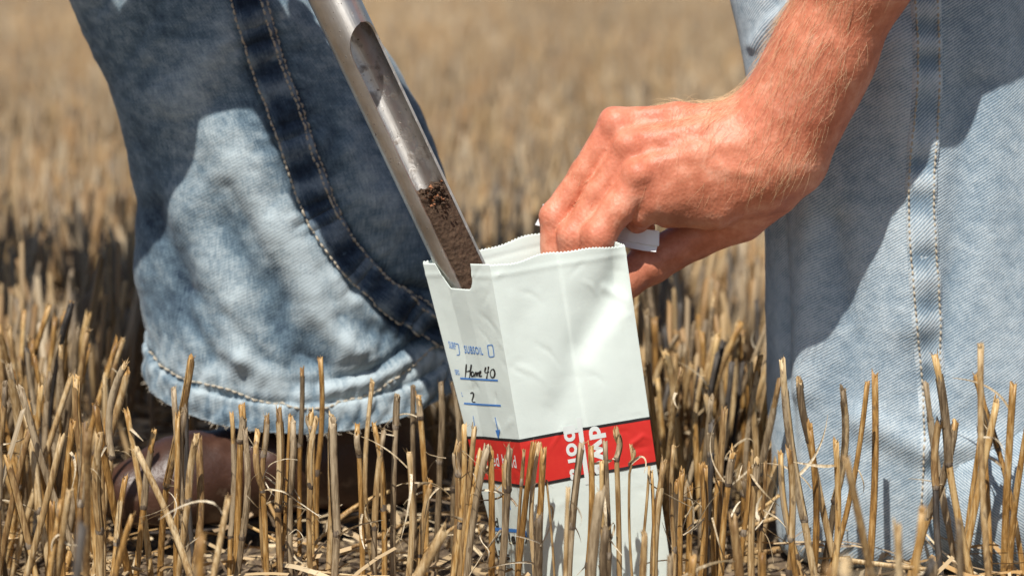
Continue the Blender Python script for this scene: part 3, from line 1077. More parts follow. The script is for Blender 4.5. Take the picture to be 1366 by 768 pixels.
def bag_surface(u, v):
    u = np.asarray(u, float); v = np.asarray(v, float)
    f = np.clip(np.floor(u).astype(int), 0, 3); a = u - f
    T = np.array(TC); B = np.array(BC)
    n = (f + 1) % 4
    top = T[f] * (1 - a)[..., None] + T[n] * a[..., None]
    bot = B[f] * (1 - a)[..., None] + B[n] * a[..., None]
    P = top * (1 - v)[..., None] + bot * v[..., None]
    nrm = []
    for k in range(4):
        e = T[(k + 1) % 4] - T[k]; w = B[k] - T[k]
        c = np.cross(w, e); c /= np.linalg.norm(c)
        nrm.append(c)
    N = np.array(nrm)[f]
    d = np.zeros(u.shape)
    edge = np.clip(4 * a * (1 - a), 0, 1)
    # gusset crease and hand dents on the wide face
    g1 = -6.0 * (1 - np.abs(a - 0.50) / 0.5) * (0.55 + 0.45 * (1 - v))
    x, y = a, v
    dl, tl = polydist(x, y * 2.4, [(1.02, 0.16), (0.86, 0.34), (0.62, 0.66)])
    g1 += -14.0 * gl(dl, 0.13) * (1 - 0.6 * tl) + 1.5 * gl(polydist(x, y * 2.4, [(1.02, 0.44), (0.84, 0.56), (0.60, 0.78)])[0], 0.075)
    dl, tl = polydist(x, y * 2.4, [(0.62, 0.36), (0.60, 0.62), (0.40, 0.98), (0.34, 1.05)])
    g1 += -2.2 * gl(dl, 0.11)
    g1 += 1.2 * gl(polydist(x, y * 2.4, [(0.30, 0.45), (0.28, 0.9)])[0], 0.10)
    g1 += 2.0 * gl(polydist(x, y * 2.4, [(0.82, 0.30), (0.97, 0.40), (1.0, 0.43)])[0], 0.03)
    g1 += 1.2 * gl(polydist(x, y * 2.4, [(0.84, 1.40), (0.93, 1.36), (1.0, 1.40)])[0], 0.018) - 0.8 * gl(polydist(x, y * 2.4, [(0.86, 1.44), (1.0, 1.44)])[0], 0.02)
    d = np.where(f == 1, g1 * np.minimum(1, edge * 3), d)
    g0 = -3.6 * np.clip(1 - np.abs(a - 0.27) / 0.27, 0, 1) * (1 - 0.4 * v) - 2.5 * np.sin(a * math.pi) * np.sin(v * 5)
    d = np.where(f == 0, g0, d)
    g2 = -10 * edge * (1 - v); g3 = 4 * edge * (1 - v)
    d = np.where(f == 2, g2, d); d = np.where(f == 3, g3, d)
    Pn = P + np.array([3.1, 1.7, 0.3])
    d = d + (fbm(Pn, 34, 3, 2) * 2.6 + fbm(Pn, 160, 6, 2) * 0.35) * np.minimum(1, edge * 2.5)
    # printed-flat fold lines: the gusset fold and a few fine creases of handled paper
    d = d + np.where(f == 1, 0.7 * np.tanh((a - 0.515) / 0.012) * gl(a - 0.515, 0.09), 0)
    for (x0, y0), (x1, y1), h in CREASES:
        dl, tl = polydist(u, v * 2.4, [(x0, y0), ((x0 + x1) / 2 + 0.02, (y0 + y1) / 2 - 0.02), (x1, y1)])
        d = d + h * gl(dl, 0.016) * np.sin(math.pi * np.clip(tl, 0.02, 0.98)) * np.minimum(1, edge * 6)
    # shallow crease line parallel to the rim, where the top was once folded
    d = d + 0.8 * gl(v - 0.035, 0.006)
    d = d + np.where(f == 1, 2.6 * np.sin(a * 9.5 + 0.6) * np.minimum(1, edge * 2), 1.2 * np.sin(a * 8) * edge) * np.exp(-v / 0.10)
    return P + N * (d * S)[..., None]


def notch_v0(u):
    """cut-out in the rim of the narrow face plus the pinked (serrated) edge"""
    u = np.asarray(u)
    H = 440.0
    saw = np.abs(((u * 40.0) % 1.0) - 0.5) * 2
    saw = np.where(u < 1, saw * 0.3, saw)
    v0 = saw * 2.2 / H + np.where(u >= 1, 0.0045 * np.sin(u * 7.3) + 0.003 * np.sin(u * 17), 0)
    a = u
    left = np.clip((a - 0.17) / 0.14, 0, 1); right = np.clip((0.71 - a) / 0.10, 0, 1)
    left = 1 - (1 - left) ** 1.4; right = np.sqrt(np.clip(1 - (1 - right) ** 2, 0, 1))
    nt = np.where(u < 1, np.minimum(left, right), 0)
    return v0 + nt * 33.0 / H


BAG = root('paper_bag', 'open white paper soil sample bag with a red band, standing tilted in the stubble', 'paper bag', BC[1])
nu, nv = 560, 110
uu = np.concatenate([k + np.linspace(0, 1, nu // 4, endpoint=False) for k in range(4)])
vv = np.linspace(0, 1, nv) ** 1.15
U, V_ = np.meshgrid(uu, vv, indexing='ij')
v0 = notch_v0(U)
Vv = v0 + (1 - v0) * V_
BP = bag_surface(U, Vv)
i = np.arange(len(uu))[:, None] * nv + np.arange(nv - 1)[None, :]
j = (np.arange(len(uu))[:, None] + 1) % len(uu) * nv + np.arange(nv - 1)[None, :]
BF = np.stack([i, i + 1, j + 1, j], -1).reshape(-1, 4)
bag = mesh_obj('bag_wall', BP.reshape(-1, 3), BF, M_PAPER, BAG)
bag.data.set_sharp_from_angle(angle=math.radians(28))
sol = bag.modifiers.new('thickness', 'SOLIDIFY'); sol.thickness = 0.00025; sol.offset = -1
# bottom panel
bt = np.array(BC) + np.array([0, 0, 0.0015])
mesh_obj('bag_bottom', bt, [(0, 1, 2, 3)], M_PAPER, BAG, smooth=False)
bvh_bag = BVHTree.FromPolygons(BP.reshape(-1, 3).tolist(), BF.tolist())
CAM = Vector(cam.location)


def cast(bvh, px, py, lift=0.0003):
    d = (Q(px, py, 0) - CAM).normalized()
    h, n, _, dist = bvh.ray_cast(CAM, d)
    if h is None:
        return None
    if n.dot(d) > 0: n = -n
    return np.array(h + n * lift), np.array(n)


def castp(pts, lift=0.0003):
    out = []
    for x, y in pts:
        r = cast(bvh_bag, x, y, lift)
        out.append(r[0] if r else Qa(x, y, 0))
    return out


def band(name, vt, vb, mat, lift, u0=0.0, u1=2.0, n=360, m=36):
    """printed strip that follows the bag wall; vt / vb = v at L, F, R"""
    us = np.linspace(u0, u1 - 1e-6, n)
    t = np.interp(us, [0, 1, 2], vt); b = np.interp(us, [0, 1, 2], vb)
    W = np.linspace(0, 1, m)
    UU = np.repeat(us[:, None], m, 1); VV = t[:, None] * (1 - W) + b[:, None] * W
    P = bag_surface(UU, VV)
    e = 1e-3
    du = bag_surface(np.clip(UU + e, 0, 2 - 1e-6), VV) - bag_surface(np.clip(UU - e, 0, 2), VV)
    dv = bag_surface(UU, VV + e) - bag_surface(UU, VV - e)
    N = np.cross(dv, du); N /= np.linalg.norm(N, axis=-1)[..., None]
    P = P + N * lift
    i = np.arange(n - 1)[:, None] * m + np.arange(m - 1)[None]
    F = np.stack([i, i + 1, i + m + 1, i + m], -1).reshape(-1, 4)
    return mesh_obj(name, P.reshape(-1, 3), F, mat, BAG)


vt = np.array([0.533, 0.515, 0.523]); vb = np.array([0.655, 0.642, 0.648])
band('red_band', vt, vb, M_RED, 0.00016)
lw = 0.0085
band('black_band_edge', vt - lw, vt, M_BLACK, 0.00022)
band('black_band_edge', vb, vb + lw, M_BLACK, 0.00022)


def quad_grid(name, quad, mat, lift=0.0004, n=6, m=6):
    """flat printed patch; quad corners in order bl, br, tr, tl"""
    bl, br, tr, tl = [np.array(q, float) for q in quad]
    V = []
    for a in np.linspace(0, 1, n):
        for b in np.linspace(0, 1, m):
            p = (bl * (1 - a) + br * a) * (1 - b) + (tl * (1 - a) + tr * a) * b
            V.append(tuple(p))
    F = [(i * m + k, (i + 1) * m + k, (i + 1) * m + k + 1, i * m + k + 1) for i in range(n - 1) for k in range(m - 1)]
    return mesh_obj(name, castp(V, lift), F, mat, BAG)


def stroke(name, paths, width, mat, lift=0.00018, parent=None):
    """pen or printed lines following the bag wall"""
    V = []; F = []
    for pts in paths:
        P = np.array(pts, float)
        seg = np.hypot(*np.diff(P, axis=0).T); s = np.concatenate([[0], np.cumsum(seg)])
        t = np.linspace(0, s[-1], max(3, int(s[-1] / 1.2) + 2))
        C = np.stack([np.interp(t, s, P[:, 0]), np.interp(t, s, P[:, 1])], -1)
        if len(P) > 3:
            for _ in range(2): C[1:-1] = (C[:-2] + 2 * C[1:-1] + C[2:]) / 4
        T = np.gradient(C, axis=0); T /= np.maximum(np.hypot(T[:, 0], T[:, 1]), 1e-6)[:, None]
        Nn = np.stack([-T[:, 1], T[:, 0]], -1)
        w = width * (0.85 + 0.3 * np.sin(np.linspace(0, 5, len(C)) + len(V))) * 0.5
        if mat is M_BLUE: w = np.full(len(C), width * 0.5)
        o = len(V)
        V += [tuple(p) for p in C + Nn * w[:, None]] + [tuple(p) for p in C - Nn * w[:, None]]
        k = len(C)
        F += [(o + q, o + q + 1, o + k + q + 1, o + k + q) for q in range(k - 1)]
    return mesh_obj(name, castp(V, lift), F, mat, BAG)


def text(name, body, quad, mat, bold=0.0, lift=0.00018):
    cu = bpy.data.curves.new('text', 'FONT')
    cu.body = body; cu.space_character = 1.12; cu.offset = bold; cu.resolution_u = 4
    ob = bpy.data.objects.new('text', cu); COL.objects.link(ob)
    bpy.context.view_layer.update()
    me = ob.evaluated_get(bpy.context.evaluated_depsgraph_get()).to_mesh()
    bm = bmesh.new(); bm.from_mesh(me)
    bmesh.ops.triangulate(bm, faces=bm.faces[:])
    for _ in range(5):
        lim = 0.075
        es = [e for e in bm.edges if e.calc_length() > lim]
        if not es: break
        bmesh.ops.subdivide_edges(bm, edges=es, cuts=1)
        bmesh.ops.triangulate(bm, faces=[q for q in bm.faces if len(q.verts) > 3])
    bm.verts.index_update()
    v = np.array([tuple(x.co) for x in bm.verts]); f = [tuple(q.index for q in p.verts) for p in bm.faces]
    bm.free()
    bpy.data.objects.remove(ob)
    a = (v[:, 0] - v[:, 0].min()) / np.ptp(v[:, 0]); b = (v[:, 1] - v[:, 1].min()) / np.ptp(v[:, 1])
    bl, br, tr, tl = [np.array(q, float) for q in quad]
    P = (bl * (1 - a)[:, None] + br * a[:, None]) * (1 - b)[:, None] + (tl * (1 - a)[:, None] + tr * a[:, None]) * b[:, None]
    return mesh_obj(name, castp([tuple(p) for p in P], lift), f, mat, BAG, smooth=False)


def z6(pts):  # measured on an enlargement of the narrow face
    return [(560 + x / 4.52, 430 + y / 4.52) for x, y in pts]


text('printed_word', 'SUBSOIL', [(620.5, 470.7), (645, 473), (643.2, 463), (618.8, 460.3)], M_BLUE, 0.012)
text('printed_word', 'SURF', [(600, 464), (609, 466), (607, 456.5), (598, 454.5)], M_BLUE, 0.02)
text('printed_word', 'GRO', [(608, 499), (613.5, 500), (612.2, 493), (606.5, 492)], M_BLUE, 0.02)
text('printed_word', 'L', [(616.5, 528), (618, 528.5), (617, 523), (615.5, 522.5)], M_BLUE, 0.02)
stroke('check_box', [z6([(409, 137), (440, 133), (450, 204), (419, 207), (409, 137)])], 1.1, M_BLUE)
stroke('check_box', [z6([(215, 127), (234, 128), (242, 195), (224, 194)])], 1.0, M_BLUE)
stroke('form_line', [z6([(245, 335), (360, 342), (472, 348)])], 2.2, M_BLUE)
stroke('form_line', [z6([(268, 486), (380, 494), (490, 500)])], 2.2, M_BLUE)
ell = lambda cx, cy, rx, ry, n=14: [(cx + rx * math.cos(2 * math.pi * k / n - 1.4), cy + ry * math.sin(2 * math.pi * k / n - 1.4)) for k in range(n + 1)]
stroke('handwriting', [z6([(282, 250), (279, 290), (275, 330)]), z6([(312, 252), (306, 292), (300, 334)]), z6([(279, 296), (306, 289)]),
                       z6(ell(319, 310, 9, 16)), z6([(333, 328), (336, 296), (344, 300), (345, 326), (350, 298), (358, 300), (359, 326)]),
                       z6([(361, 314), (371, 300), (369, 289), (361, 296), (360, 318), (366, 326), (376, 319)]),
                       z6([(399, 268), (391, 298), (400, 302), (419, 296)]), z6([(416, 264), (410, 300), (404, 338)]), z6(ell(440, 306, 14, 27, 18))], 1.9, M_BLACK)
stroke('handwriting', [z6([(307, 428), (313, 419), (324, 422), (326, 438), (320, 456), (314, 472), (324, 480), (337, 477)])], 1.8, M_BLACK)
stroke('printed_arrow', [z6([(322, 562), (333, 625)])], 0.9, M_BLUE)
stroke('printed_arrow', [z6([(455, 570), (464, 612), (472, 655)])], 1.1, M_BLUE)
mesh_obj('arrow_head', castp(z6([(458, 648), (486, 644), (476, 700)])), [(0, 1, 2)], M_BLUE, BAG, smooth=False)
text('printed_word', 'the red band', [(637, 619), (690, 624), (687.5, 607), (634.5, 602)], M_WHITE, 0.012, 0.00024)
text('printed_word', 'dwe', [(784, 569.5), (793.5, 633), (815.5, 629), (806, 565.5)], M_WHITE, 0.045, 0.00024)
text('printed_word', 'bora', [(751, 575), (761, 640), (782, 636), (772, 571)], M_WHITE, 0.03, 0.00034)
quad_grid('white_print_gap', [(781, 646), (786.5, 645), (775, 556), (768.5, 557)], M_WHITE, 0.00026, 4, 30)
quad_grid('white_print_gap', [(751.5, 578), (768, 575), (766, 566), (750, 569)], M_WHITE, 0.00030, 6, 6)
stroke('printed_arrow', [[(677, 646), (681, 679)]], 1.3, M_BLUE)
mesh_obj('arrow_head', castp([(673, 662), (681.5, 660), (676, 645)]), [(0, 1, 2)], M_BLUE, BAG, smooth=False)
stroke('printed_bar', [[(659, 705), (680, 706.5), (701, 708.5)], [(700, 708), (702, 716)]], 4.5, M_BLUE)
text('printed_word', 'atories\u00ae', [(656, 723), (704, 727), (702, 710), (654, 706)], M_BLACK, 0.04)
text('printed_word', 'lid', [(655, 702), (666, 703), (664, 690), (653, 689)], M_BLACK, 0.03)
text('printed_word', 'ls', [(667, 745), (681, 747), (679, 735), (665, 733)], M_BLACK, 0.02)

# folded wire-tie strip of the bag, pinched under the fingers
sp = [(718, 286, 128), (745, 292, 131), (790, 303, 118), (835, 315, 88), (860, 320, 78), (877, 322, 74)]
tilt = [6, 5, 3, 0, -3, -4]
SV = []
for (x, y, d), tl in zip(sp, tilt):
    SV += [Qa(x + 4 + tl * 0.4, y - 14, d), Qa(x + 2, y + 6, d - 3), Qa(x, y + 6.5, d + 1), Qa(x - 3 - tl * 0.2, y + 14, d - 2)]
SF = [(4 * i + k, 4 * i + k + 1, 4 * i + k + 5, 4 * i + k + 4) for i in range(len(sp) - 1) for k in range(3)]
st = mesh_obj('tie_strip', SV, SF, M_STRIP, BAG, smooth=False)
sol = st.modifiers.new('thickness', 'SOLIDIFY'); sol.thickness = 0.0006

# ================================================================== SOIL PROBE AND CORE
AX_A = Qa(662, 455, 78)                       # tip of the tube inside the bag
AX_B = Qa(446.5, 0, 30)
adir = (AX_B - AX_A) / np.linalg.norm(AX_B - AX_A)
TR = 32.5 * S
view = np.array([0, -CP, SP])
fx = view - adir * (view @ adir); fx /= np.linalg.norm(fx)      # towards the camera
fy = np.cross(adir, fx)                                          # picture right or left
if fy[0] < 0: fy = -fy
LEN0 = np.linalg.norm(AX_B - AX_A)
# axial distance of the top of the slot
pp = Qa(470, 33, 33); SLOT_TOP = float((pp - AX_A) @ adir)
SL_C, SL_H = math.radians(36), math.radians(57)                 # slot centre and half width, 0 = towards the camera
PROBE = root('soil_probe', 'steel soil probe tube with a long open slot, its tip in the paper bag', 'soil probe', AX_A)


def tube_pt(a, th, r):
    a = np.asarray(a)[..., None]; th = np.asarray(th); r = np.asarray(r)
    return AX_A + adir * a + (fx * np.cos(th)[..., None] + fy * np.sin(th)[..., None]) * r[..., None]


def build_probe():
    na, nt = 260, 64
    TOPL = 0.62
    a = np.concatenate([np.linspace(0, SLOT_TOP - 0.03, 110), np.linspace(SLOT_TOP - 0.029, SLOT_TOP + 0.002, 60), np.linspace(SLOT_TOP + 0.004, TOPL, 60)])
    # half width of the slot at each axial position (rounded end)
    x = np.clip((SLOT_TOP - a) / 0.017, 0, 1)
    hw = SL_H * np.sqrt(np.clip(1 - (1 - x) ** 2, 0, 1))
    V = []; along = []; around = []; dirt = []
    n = len(a)
    for k in range(n):
        lo = SL_C + hw[k]; hi = SL_C + 2 * math.pi - hw[k]
        th = np.linspace(lo, hi, nt)
        taper = 1.0 - 0.05 * max(0, 1 - a[k] / 0.03)
        V.append(tube_pt(np.full(nt, a[k]), th, np.full(nt, TR * taper)))
        along.append(np.full(nt, a[k])); around.append(th)
    W = []
    for k in range(n):
        lo = SL_C + hw[k]; hi = SL_C + 2 * math.pi - hw[k]
        th = np.linspace(lo, hi, nt)
        W.append(tube_pt(np.full(nt, a[k]), th, np.full(nt, TR * 0.90)))
    P = np.concatenate([np.array(V).reshape(-1, 3), np.array(W).reshape(-1, 3)])
    al = np.concatenate([np.array(along).ravel()] * 2); ar = np.concatenate([np.array(around).ravel()] * 2)
    dirt = np.concatenate([np.full(n * nt, 0.10), np.full(n * nt, 0.75)])
    F = []
    N = n * nt
    for k in range(n - 1):
        for j in range(nt - 1):
            q = k * nt + j
            F.append((q, q + 1, q + nt + 1, q + nt))
            F.append((N + q + nt, N + q + nt + 1, N + q + 1, N + q))
        if hw[k] > 1e-4 or hw[k + 1] > 1e-4:
            for j, fl in ((0, 0), (nt - 1, 1)):
                q = k * nt + j
                f = (q, q + nt, N + q + nt, N + q)
                F.append(f if not fl else f[::-1])
        else:      # closed tube: join first and last column
            q = k * nt
            F.append((q + nt - 1, q, q + nt, q + nt + nt - 1))
            F.append((N + q + nt + nt - 1, N + q + nt, N + q, N + q + nt - 1))
    for j in range(nt - 1):                                       # cutting tip and top rim
        F.append((j + 1, j, N + j, N + j + 1))
        q = (n - 1) * nt + j
        F.append((q, q + 1, N + q + 1, N + q))
    o = mesh_obj('tube', P, F, M_STEEL, PROBE, uv=np.stack([ar * 0.0129, al], -1), attrs={'along': al, 'around': ar, 'dirt': dirt})
    o.data.set_sharp_from_angle(angle=math.radians(40))
    ring = ring_tube(np.array([AX_A + adir * 0.615, AX_A + adir * 0.617]), np.array([TR * 0.92, TR * 0.92]), 32, 0, None, (fx, fy))
    mesh_obj('light_plug', ring.reshape(-1, 3), tube_faces(2, 32) + [tuple(range(32))[::-1], tuple(range(32, 64))], M_SOLE, PROBE)  # unseen plug added to keep light out of the tube
    # T handle far above the frame
    top = AX_A + adir * 0.62
    V, F = [], []
    c = np.array([top - fy * 0.13, top + fy * 0.13])
    ring = ring_tube(np.linspace(c[0], c[1], 9), np.array([.012, .0155, .0155, .0145, .0145, .0145, .0155, .0155, .012]), 18, 0, None, (adir, fx))
    V = ring.reshape(-1, 3); F = tube_faces(9, 18) + [tuple(range(18))[::-1], tuple(range(8 * 18, 9 * 18))]
    mesh_obj('handle', V, F, M_SOLE, PROBE)


build_probe()
PROBE_GRIP = AX_A + adir * (0.62 - 0.02)


def build_core():
    top_a = float((Qa(588, 245, 55) - AX_A) @ adir)
    na, nt = 150, 90
    a = np.linspace(0.002, top_a, na)
    th = np.linspace(0, 2 * math.pi, nt, endpoint=False)
    A, T = np.meshgrid(a, th, indexing='ij')
    r0 = np.full(A.shape, TR * 0.885)
    # in the slot the core face is flattened a little
    dth = np.abs((T - SL_C + math.pi) % (2 * math.pi) - math.pi)
    open_ = np.clip((SL_H - dth) / 0.25, 0, 1)
    flat = TR * 0.62 / np.maximum(np.cos(np.clip(dth, 0, 0.85)), 0.3)
    r = np.where(open_ > 0, np.minimum(r0, flat * open_ + r0 * (1 - open_)), r0)
    P = tube_pt(A, T, r)
    nz = fbm(P, 130, 2, 3) * 0.0028 + fbm(P, 520, 5, 2) * 0.0016
    up = np.clip((A - (top_a - 0.016)) / 0.016, 0, 1)
    nz = nz * (0.42 + 2.0 * up) * (0.2 + 0.8 * open_)
    r = r + nz - 0.002 * up * up * open_
    Aj = A + up * (fbm(P, 220, 8, 2) * 0.009)
    P = tube_pt(Aj, T, np.minimum(r, TR * 0.89))
    cap = tube_pt(np.full(nt, top_a - 0.001), th, np.full(nt, TR * 0.3))
    cap += adir * (fbm(cap, 200, 3, 2) * 0.006)[:, None]
    V = np.concatenate([P.reshape(-1, 3), cap, [AX_A + adir * top_a], [AX_A + adir * 0.002]])
    F = tube_faces(na + 1, nt)
    e = (na + 1) * nt
    for j in range(nt):
        F.append((na * nt + j, na * nt + (j + 1) % nt, e))
        F.append(((j + 1) % nt, j, e + 1))
    o = mesh_obj('soil_core', V, F, M_SOIL, loc=AX_A)
    tag(o, 'brown crumbly soil core lying in the slot of the steel probe', 'soil')
    # loose crumbs and root bits at the top of the core
    R = np.random.default_rng(5)
    Vc, Fc = [], []
    for k in range(150):
        aa = top_a - abs(R.normal(0, 0.008)) + 0.002; t = SL_C + R.uniform(-0.9, 0.75); rr = TR * R.uniform(0.55, 0.86) - 0.0002
        c = tube_pt(np.array([aa]), np.array([t]), np.array([rr]))[0]
        s = R.uniform(0.0006, 0.0022)
        b = R.normal(0, 1, (6, 3)) * 0.25 + np.array([(1, 0, 0), (-1, 0, 0), (0, 1, 0), (0, -1, 0), (0, 0, 1), (0, 0, -1)])
        off = len(Vc)
        Vc += [c + q * s * 0.6 for q in b]
        for f in ((0, 2, 4), (2, 1, 4), (1, 3, 4), (3, 0, 4), (2, 0, 5), (1, 2, 5), (3, 1, 5), (0, 3, 5)):
            Fc.append(tuple(off + q for q in f))
    m2 = mesh_obj('soil_crumbs', Vc, Fc, M_SOIL, o, smooth=False, loc=AX_A)
    m2.data.materials.append(M_CRUMB)
    pick = R.random(150) < 0.13
    m2.data.polygons.foreach_set('material_index', np.repeat(pick, 8).astype(np.int32))
    m2['kind'] = 'stuff'


build_core()


# ================================================================== DENIM LOFTS
def catmull(tab, t):
    tab = np.asarray(tab, float); n = len(tab) - 1
    x = np.clip(t, 0, 1) * n; i = np.clip(x.astype(int), 0, n - 1); f = (x - i)[:, None]
    p0 = tab[np.maximum(i - 1, 0)]; p1 = tab[i]; p2 = tab[i + 1]; p3 = tab[np.minimum(i + 2, n)]
    return 0.5 * (2 * p1 + (p2 - p0) * f + (2 * p0 - 5 * p1 + 4 * p2 - p3) * f ** 2 + (3 * p1 - p0 - 3 * p2 + p3) * f ** 3)


def loft(rows, nu, nt, dispf, fadef):
    """rows: cx, cy, rx, dc, rd, sag (photo pixels).  Returns verts, faces, uv, fade."""
    t = np.linspace(0, 1, nt)
    R = catmull(rows, t)
    th = np.linspace(0, 2 * math.pi, nu, endpoint=False)
    T, A = np.meshgrid(t, th, indexing='ij')
    c, s = np.cos(A), np.sin(A)
    px = R[:, 0:1] + R[:, 2:3] * c; d = R[:, 3:4] - R[:, 4:5] * s; py = R[:, 1:2] + R[:, 5:6] * s
    disp = dispf(px, py, T, A)
    px2 = px + disp * c; d2 = d - disp * s
    P = Qa(px2, py, d2)
    i = np.arange(nt - 1)[:, None] * nu + np.arange(nu)[None]
    j = np.arange(nt - 1)[:, None] * nu + (np.arange(nu)[None] + 1) % nu
    F = np.stack([i, j, j + nu, i + nu], -1).reshape(-1, 4)
    seg = np.linalg.norm(np.diff(Qa(R[:, 0], R[:, 1], R[:, 3]), axis=0), axis=1)
    ln = np.concatenate([[0], np.cumsum(seg)])
    uv = np.stack([(A / (2 * math.pi)) * 2 * math.pi * 170 * S, np.repeat(ln[:, None], nu, 1)], -1).reshape(-1, 2)
    return P.reshape(-1, 3), F, uv, np.asarray(fadef(px, py, T, A, disp)).reshape(-1)


SEAM = [(322, -40), (330, 0), (352, 75), (380, 150), (402, 215), (425, 278), (452, 325), (492, 372), (540, 412), (575, 435), (612, 452)]
HEMST = [(180, 455), (240, 500), (306, 518), (370, 540), (430, 544), (490, 525), (545, 490), (590, 452), (615, 430)]
FOLDS_A = [  # polyline, width, height
    ([(300, 190), (345, 270), (400, 350), (450, 430), (470, 470)], 36, 16),
    ([(300, 300), (340, 360), (385, 430), (420, 500)], 26, -15),
    ([(250, 260), (300, 380), (330, 470)], 30, 12),
    ([(200, 280), (250, 400), (290, 480)], 24, -12),
    ([(465, 300), (500, 350), (560, 400)], 22, -11),
    ([(468, 205), (485, 250), (520, 290)], 26, 11),
    ([(520, 150), (560, 230), (585, 320)], 26, -9),
    ([(430, 130), (450, 200), (455, 250)], 22, -9),
    ([(450, 505), (500, 492), (545, 465), (580, 440)], 9, -11),
    ([(430, 522), (490, 508), (545, 480)], 8, 8),
    ([(455, 430), (500, 440), (545, 445)], 20, -8),
    ([(545, 395), (575, 408), (592, 425)], 7, 10),
    ([(555, 380), (585, 385), (605, 400)], 7, -9),
    ([(480, 400), (530, 440), (560, 450)], 12, 7),
    ([(330, 0), (300, 60), (240, 140)], 30, 10),
    ([(380, 20), (440, 60), (480, 90)], 24, 9),
    ([(310, 250), (350, 330), (385, 400)], 11, -6), ([(345, 230), (395, 320), (440, 400)], 10, -5), ([(400, 300), (430, 370), (452, 420)], 9, -5),
    ([(306, 420), (350, 480), (400, 510)], 12, -7), ([(250, 400), (290, 460), (350, 500)], 11, 6), ([(420, 420), (470, 470), (520, 480)], 12, 6),
    ([(400, 470), (450, 490), (500, 470)], 9, -6), ([(330, 480), (380, 500), (420, 500)], 9, 5), ([(500, 410), (530, 430), (560, 430)], 7, -6), ([(210, 330), (240, 430), (280, 500)], 10, 5),
]


def disp_a(px, py, T, A):
    d = np.zeros(px.shape)
    for pts, w, h in FOLDS_A:
        d += h * gl(polydist(px, py, pts)[0], w)
    P = np.stack([px * 0.012 + py * 0.007, py * 0.004 - px * 0.003, A * 0 + 2.0 + np.sin(A) * 0.4], -1)
    d += fbm(P, 1.1, 3, 3) * 26
    P2 = np.stack([px * 0.03, py * 0.03, np.sin(A)], -1)
    d += fbm(P2, 1.0, 7, 3) * 7
    # puckers beside the seam and ropey ripples along the hem
    ds, ts = polydist(px, py, SEAM)
    d += 2.4 * gl(ds, 34) * np.sin(ts * 120 + 3.0 * np.sin(ts * 37) + 2 * np.sin(ts * 11)) * np.clip(np.sin(A) * 4, 0, 1)
    d -= 5.0 * gl(np.abs(ds) - 24, 7) * np.clip(np.sin(A) * 4, 0, 1)
    hm = gl((T - 0.05) / 0.07, 1)
    d += hm * (1.6 * np.sin(A * 38 + 4 * np.sin(A * 5.3) + T * 120) + fbm(np.stack([np.cos(A) * 14, np.sin(A) * 14, T * 30], -1), 1, 9, 2) * 9)
    d += 5.0 * (T < 0.052) - 4.0 * gl((T - 0.058) / 0.006, 1)
    return d


def fade_lit_a(px, py, T, A, disp):
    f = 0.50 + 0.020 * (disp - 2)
    ds, ts = polydist(px, py, SEAM)
    f -= 0.34 * gl(ds, 30) * (ts < 0.97)
    f += 0.20 * gl(np.abs(ds) - 36, 14) * (ts > 0.45)
    f += gl((T - 0.04) / 0.05, 1) * (0.9 * fbm(np.stack([np.cos(A) * 16, np.sin(A) * 16, T * 25], -1), 1, 4, 2) + 0.1 * np.sin(A * 70 + 5 * np.sin(A * 6)))
    f += 0.34 * gl((T - 0.075) / 0.03, 1) + 0.25 * gl(T / 0.006, 1)
    f += 0.25 * gl(np.hypot(px - 390, py - 380) / 110, 1) + 0.25 * gl(np.hypot((px - 440) / 90, (py - 520) / 30), 1)  # sunlit lower part of the leg painted paler into the denim
    f -= 0.22 * gl(np.hypot((px - 545) / 60, (py - 430) / 26), 1)
    return f


LEG_A = [(400, 488, 207, 400, 130, 90), (398, 440, 207, 402, 130, 84), (396, 370, 210, 405, 130, 66), (392, 300, 210, 408, 132, 46), (384, 230, 208, 412, 132, 32),
         (358, 150, 202, 416, 132, 22), (318, 70, 192, 420, 130, 16), (272, -10, 180, 425, 128, 12), (225, -90, 172, 430, 125, 8), (170, -190, 165, 440, 125, 0), (90, -340, 165, 450, 130, 0),
         (20, -470, 180, 470, 150, 0), (-60, -620, 200, 500, 170, 0), (-150, -800, 225, 540, 200, 0), (-230, -1000, 240, 600, 220, 0)]
PERSON_A = root('person', 'person in faded blue jeans and brown leather boots bending over the probe', 'person', (-0.15, 0.16, 0))
VA, FA, UVA, FDA = loft(LEG_A, 420, 560, disp_a, fade_lit_a)


def capsule_leg(pts, nu=40, nt=40):
    P = np.array([p for p, r in pts]); r = np.array([q for p, q in pts])
    t = np.linspace(0, 1, nt)
    C = catmull(np.concatenate([P, r[:, None]], 1), t)
    V = []
    for k in range(nt):
        tv = C[min(k + 1, nt - 1), :3] - C[max(k - 1, 0), :3]
        ax, ay = perp(tv)
        V.append(ring_tube(C[k:k + 1, :3], C[k:k + 1, 3], nu, 0, None, (ax, ay))[0])
    V = np.array(V).reshape(-1, 3)
    i = np.arange(nt - 1)[:, None] * nu + np.arange(nu)[None]
    j = np.arange(nt - 1)[:, None] * nu + (np.arange(nu)[None] + 1) % nu
    return V, np.stack([i, j, j + nu, i + nu], -1).reshape(-1, 4)


def join(parts):
    Vs, Fs, off = [], [], 0
    for V, F in parts:
        Vs.append(V); Fs.append(np.asarray(F) + off); off += len(V)
    return np.concatenate(Vs), np.concatenate(Fs)


